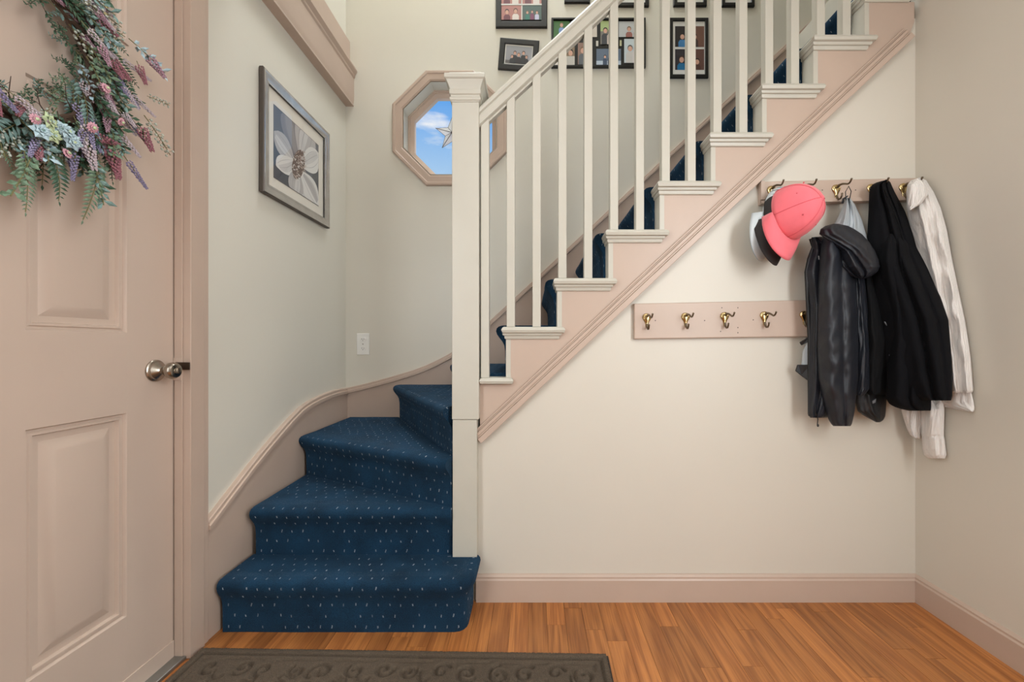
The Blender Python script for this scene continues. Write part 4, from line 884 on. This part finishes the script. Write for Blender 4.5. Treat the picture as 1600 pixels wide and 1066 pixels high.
def P_sprig(L=.10, n=18, ll=.022, lw=.005):
    b = MB(); c = stemcurve(L, .012); b.tube(c, .0011, 4, m=1)
    for k in range(n):
        t_ = .12+.88*k/n; a = k*2.4; leaf(b, (L*t_, 0, -.012*t_*t_), (.75, math.cos(a), math.sin(a)), (math.sin(a)*.3, -math.sin(a), math.cos(a)), ll*rw.uniform(.7, 1.1), lw)
    return b.mesh('leafy_sprig')
def P_spike(L=.062, n=64, r=.0095, s_=.0030):
    b = MB(); b.tube([(0, 0, 0), (L*.5, 0, 0), (L, 0, 0)], .001, 4, m=1)
    for k in range(n):
        t_ = .22+.78*k/n; a = k*2.399; rr = r*(1.05-.75*max(0, t_-.3)/.7); c = Vector((L*t_, rr*math.cos(a), rr*math.sin(a))); q = s_*rw.uniform(.8, 1.25)
        b.add([c+Vector((q*1.3, 0, 0)), c+Vector((0, q, 0)), c+Vector((0, 0, q)), c+Vector((0, -q, 0)), c+Vector((0, 0, -q)), c-Vector((q, 0, 0))], [(0, 1, 2), (0, 2, 3), (0, 3, 4), (0, 4, 1), (5, 2, 1), (5, 3, 2), (5, 4, 3), (5, 1, 4)], 0)
    return b.mesh('flower_spike')
def P_bloom(R_=.020, n=6, layers=3):
    b = MB()
    for l in range(layers):
        for k in range(n):
            a = 2*math.pi*k/n+l*.5; r = R_*(1-.28*l); leaf(b, (0, 0, .003*l), (math.cos(a), math.sin(a), .25+.35*l), (0, 0, 1), r, r*.36)
    b.ellipsoid((0, 0, .008), (.004, .004, .003), 6, 4, m=1); return b.mesh('bloom')
def P_twig(L=.07):
    b = MB(); b.tube([(0, 0, 0), (L*.5, .004, .006), (L, -.003, .016)], [.0014, .001, .0006], 4)
    b.tube([(L*.5, .004, .006), (L*.8, .018, .010)], .0007, 4); return b.mesh('twig')
def P_bud(L=.10):
    b = MB(); b.tube(stemcurve(L, .01), .0011, 4, m=1)
    for k in range(26):
        t_ = .15+.85*k/26; a = k*2.4; c = Vector((L*t_, .010*math.cos(a), .010*math.sin(a)-.01*t_*t_)); b.tube([(L*t_-.004, 0, -.01*t_*t_), c], .0006, 3, m=1, cap=False); b.ellipsoid(c, (.0042, .0032, .0032), 5, 3)
    return b.mesh('bud_sprig')
def withm(me, a, c, name):
    q = me.copy(); q.materials.append(a); q.materials.append(c); return q
fr, fr2, sp, spn, bl_, tw, bu = P_frond(), P_frond(.13, .034, nl=11, sag=.05), P_sprig(), P_spike(), P_bloom(), P_twig(), P_bud()
dn = P_bloom(.013, 12, 2); thin = P_spike(.085, 60, .006, .0028)
kinds = {'fern_frond': [withm(fr, G1, G4, ''), withm(fr, G2, TW, ''), withm(fr2, G3, G4, ''), withm(fr2, G2, G4, '')], 'leafy_sprig': [withm(sp, G1, G4, ''), withm(sp, G3, G4, ''), withm(sp, G2, TW, ''), withm(sp, B1, G4, '')],
 'heather_spike': [withm(spn, P1, G4, ''), withm(spn, P5, G4, ''), withm(spn, P1, G4, ''), withm(spn, P2, G4, '')], 'lavender_spike': [withm(thin, P3, G4, ''), withm(thin, P5, G4, '')],
 'bud_sprig': [withm(bu, BD, G4, '')], 'daisy_bloom': [withm(dn, P4, B2, '')], 'hydrangea_bloom': [withm(bl_, B1, B2, ''), withm(bl_, B2, B1, ''), withm(bl_, B1, G3, '')], 'twig': [withm(tw, TW, TW, '')]}
for L_ in kinds.values():
    for me in L_: me.polygons.foreach_set('use_smooth', [False]*len(me.polygons))
def place(kind, var, th, r, dep_, ang, lift=.15, sc=1.0, roll=None):
    me = kinds[kind][var]; o = bpy.data.objects.new(kind, me); C.objects.link(o); o.parent = wr
    o.location = (dep_, r*math.cos(th), r*math.sin(th))
    d = Vector((lift, math.cos(ang), math.sin(ang))).normalized(); n = Vector((1, 0, 0)); n = (n-d*n.dot(d)).normalized(); s_ = n.cross(d)
    if kind.endswith('bloom'): d, s_, n = Vector((0, 1, 0)), Vector((0, 0, 1)), Vector((1, rw.uniform(-.3, .3), rw.uniform(-.4, .3))).normalized(); d = (d-n*d.dot(n)).normalized(); s_ = n.cross(d)
    M_ = Matrix((d, s_, n)).transposed()
    if roll: M_ = M_@Matrix.Rotation(roll, 3, 'X')
    o.rotation_euler = M_.to_euler(); o.scale = (sc,)*3
# woven twig ring
for k in range(5):
    pts = [(.012*math.sin(a*7+k)*.8, (.185+.014*math.cos(a*5+k*1.3))*math.cos(a), (.185+.014*math.cos(a*5+k*1.3))*math.sin(a)) for a in np.linspace(0, 2*math.pi, 64)]
    MB().tube(pts, .0055, 5).build('twig_ring', TW, wr, smooth=60)
# sprays flow down both sides from the top and fan out at the bottom
N_ = 350
for i in range(N_):
    th = 2*math.pi*i/N_+rw.uniform(-.04, .04); side = 1 if math.cos(th) >= 0 else -1
    tang = th-side*math.pi/2; out_ = th
    f = rw.uniform(.2, .75); ang = math.atan2(math.sin(tang)*(1-f)+math.sin(out_)*f-.35, math.cos(tang)*(1-f)+math.cos(out_)*f)
    r = rw.uniform(.15, .235); kd = rw.random(); dep_ = rw.uniform(-.02, .035); low_ = math.sin(th) < -.1
    if kd < .26: place('fern_frond', rw.randrange(4), th, r, dep_-.015, ang, .12, rw.uniform(.55, .95), rw.uniform(-.5, .5))
    elif kd < .62: place('leafy_sprig', rw.choice((0, 0, 1, 1, 2, 2, 3)), th, r, dep_, ang+rw.uniform(-.5, .5), rw.uniform(.1, .6), rw.uniform(.7, 1.1))
    elif kd < .78: place('heather_spike', rw.randrange(4), th, r, dep_+.01, ang+rw.uniform(-.3, .3), rw.uniform(.1, .5), rw.uniform(.6, 1.0))
    elif kd < .92: place('lavender_spike', rw.randrange(2), th, r, dep_+.01, ang+rw.uniform(-.3, .3), rw.uniform(.1, .5), rw.uniform(.8, 1.1))
    else: place('bud_sprig', 0, th, r, dep_, ang, .3, rw.uniform(.7, 1.05))
for i in range(60):
    th = 2*math.pi*i/60; place('leafy_sprig', rw.choice((1, 2, 2, 0)), th, rw.uniform(.13, .17), -.01, th+math.pi+rw.uniform(-1.3, 1.3), .35, rw.uniform(.35, .6))
for i in range(16): th = 2*math.pi*i/16+.1; place('twig', 0, th, .17, .0, th+math.pi+rw.uniform(-.9, .9), .3, 1)
def px_th(px, py):   # picture position on the wreath plane
    Y = F*1.14/(CX-px); z = EYE-(py-CY)*Y/F; return math.atan2(z-WCZ, Y-WCY), math.hypot(z-WCZ, Y-WCY)
for px, py, v in ((32, 190, 1), (40, 212, 1), (62, 207, 0), (72, 222, 0), (52, 200, 2), (20, 205, 2)):
    th, r = px_th(px, py); place('hydrangea_bloom', v, th, r, .065, 0, sc=rw.uniform(.9, 1.15))
for px, py in ((103, 199), (125, 138), (60, 240), (8, 186), (150, 190)):
    th, r = px_th(px, py); place('daisy_bloom', 0, th, r, .068, 0, sc=rw.uniform(.9, 1.2))
for px, py, ang, kind, v, s_ in ((128, 250, -1.75, 'fern_frond', 0, 1.0), (112, 240, -1.3, 'leafy_sprig', 1, 1.2), (48, 235, -1.2, 'fern_frond', 3, .8), (20, 235, -1.9, 'leafy_sprig', 0, 1.2), (5, 235, -1.5, 'fern_frond', 0, .8),
    (142, 225, -1.35, 'heather_spike', 3, 1.3), (150, 238, -1.5, 'heather_spike', 3, 1.1), (105, 215, -1.4, 'heather_spike', 1, 1.2), (165, 240, -.9, 'lavender_spike', 0, 1.1), (190, 190, -1.1, 'heather_spike', 3, 1.2), (200, 180, -.75, 'bud_sprig', 0, 1.1), (205, 150, .2, 'bud_sprig', 0, .7), (120, 212, .05, 'heather_spike', 3, .9), (188, 95, -1.2, 'heather_spike', 3, .9), (200, 80, -.6, 'heather_spike', 0, 1.1), (175, 60, -.2, 'leafy_sprig', 3, 1.1)):
    th, r = px_th(px, py); place(kind, v, th, r, .05, ang, .12, s_)
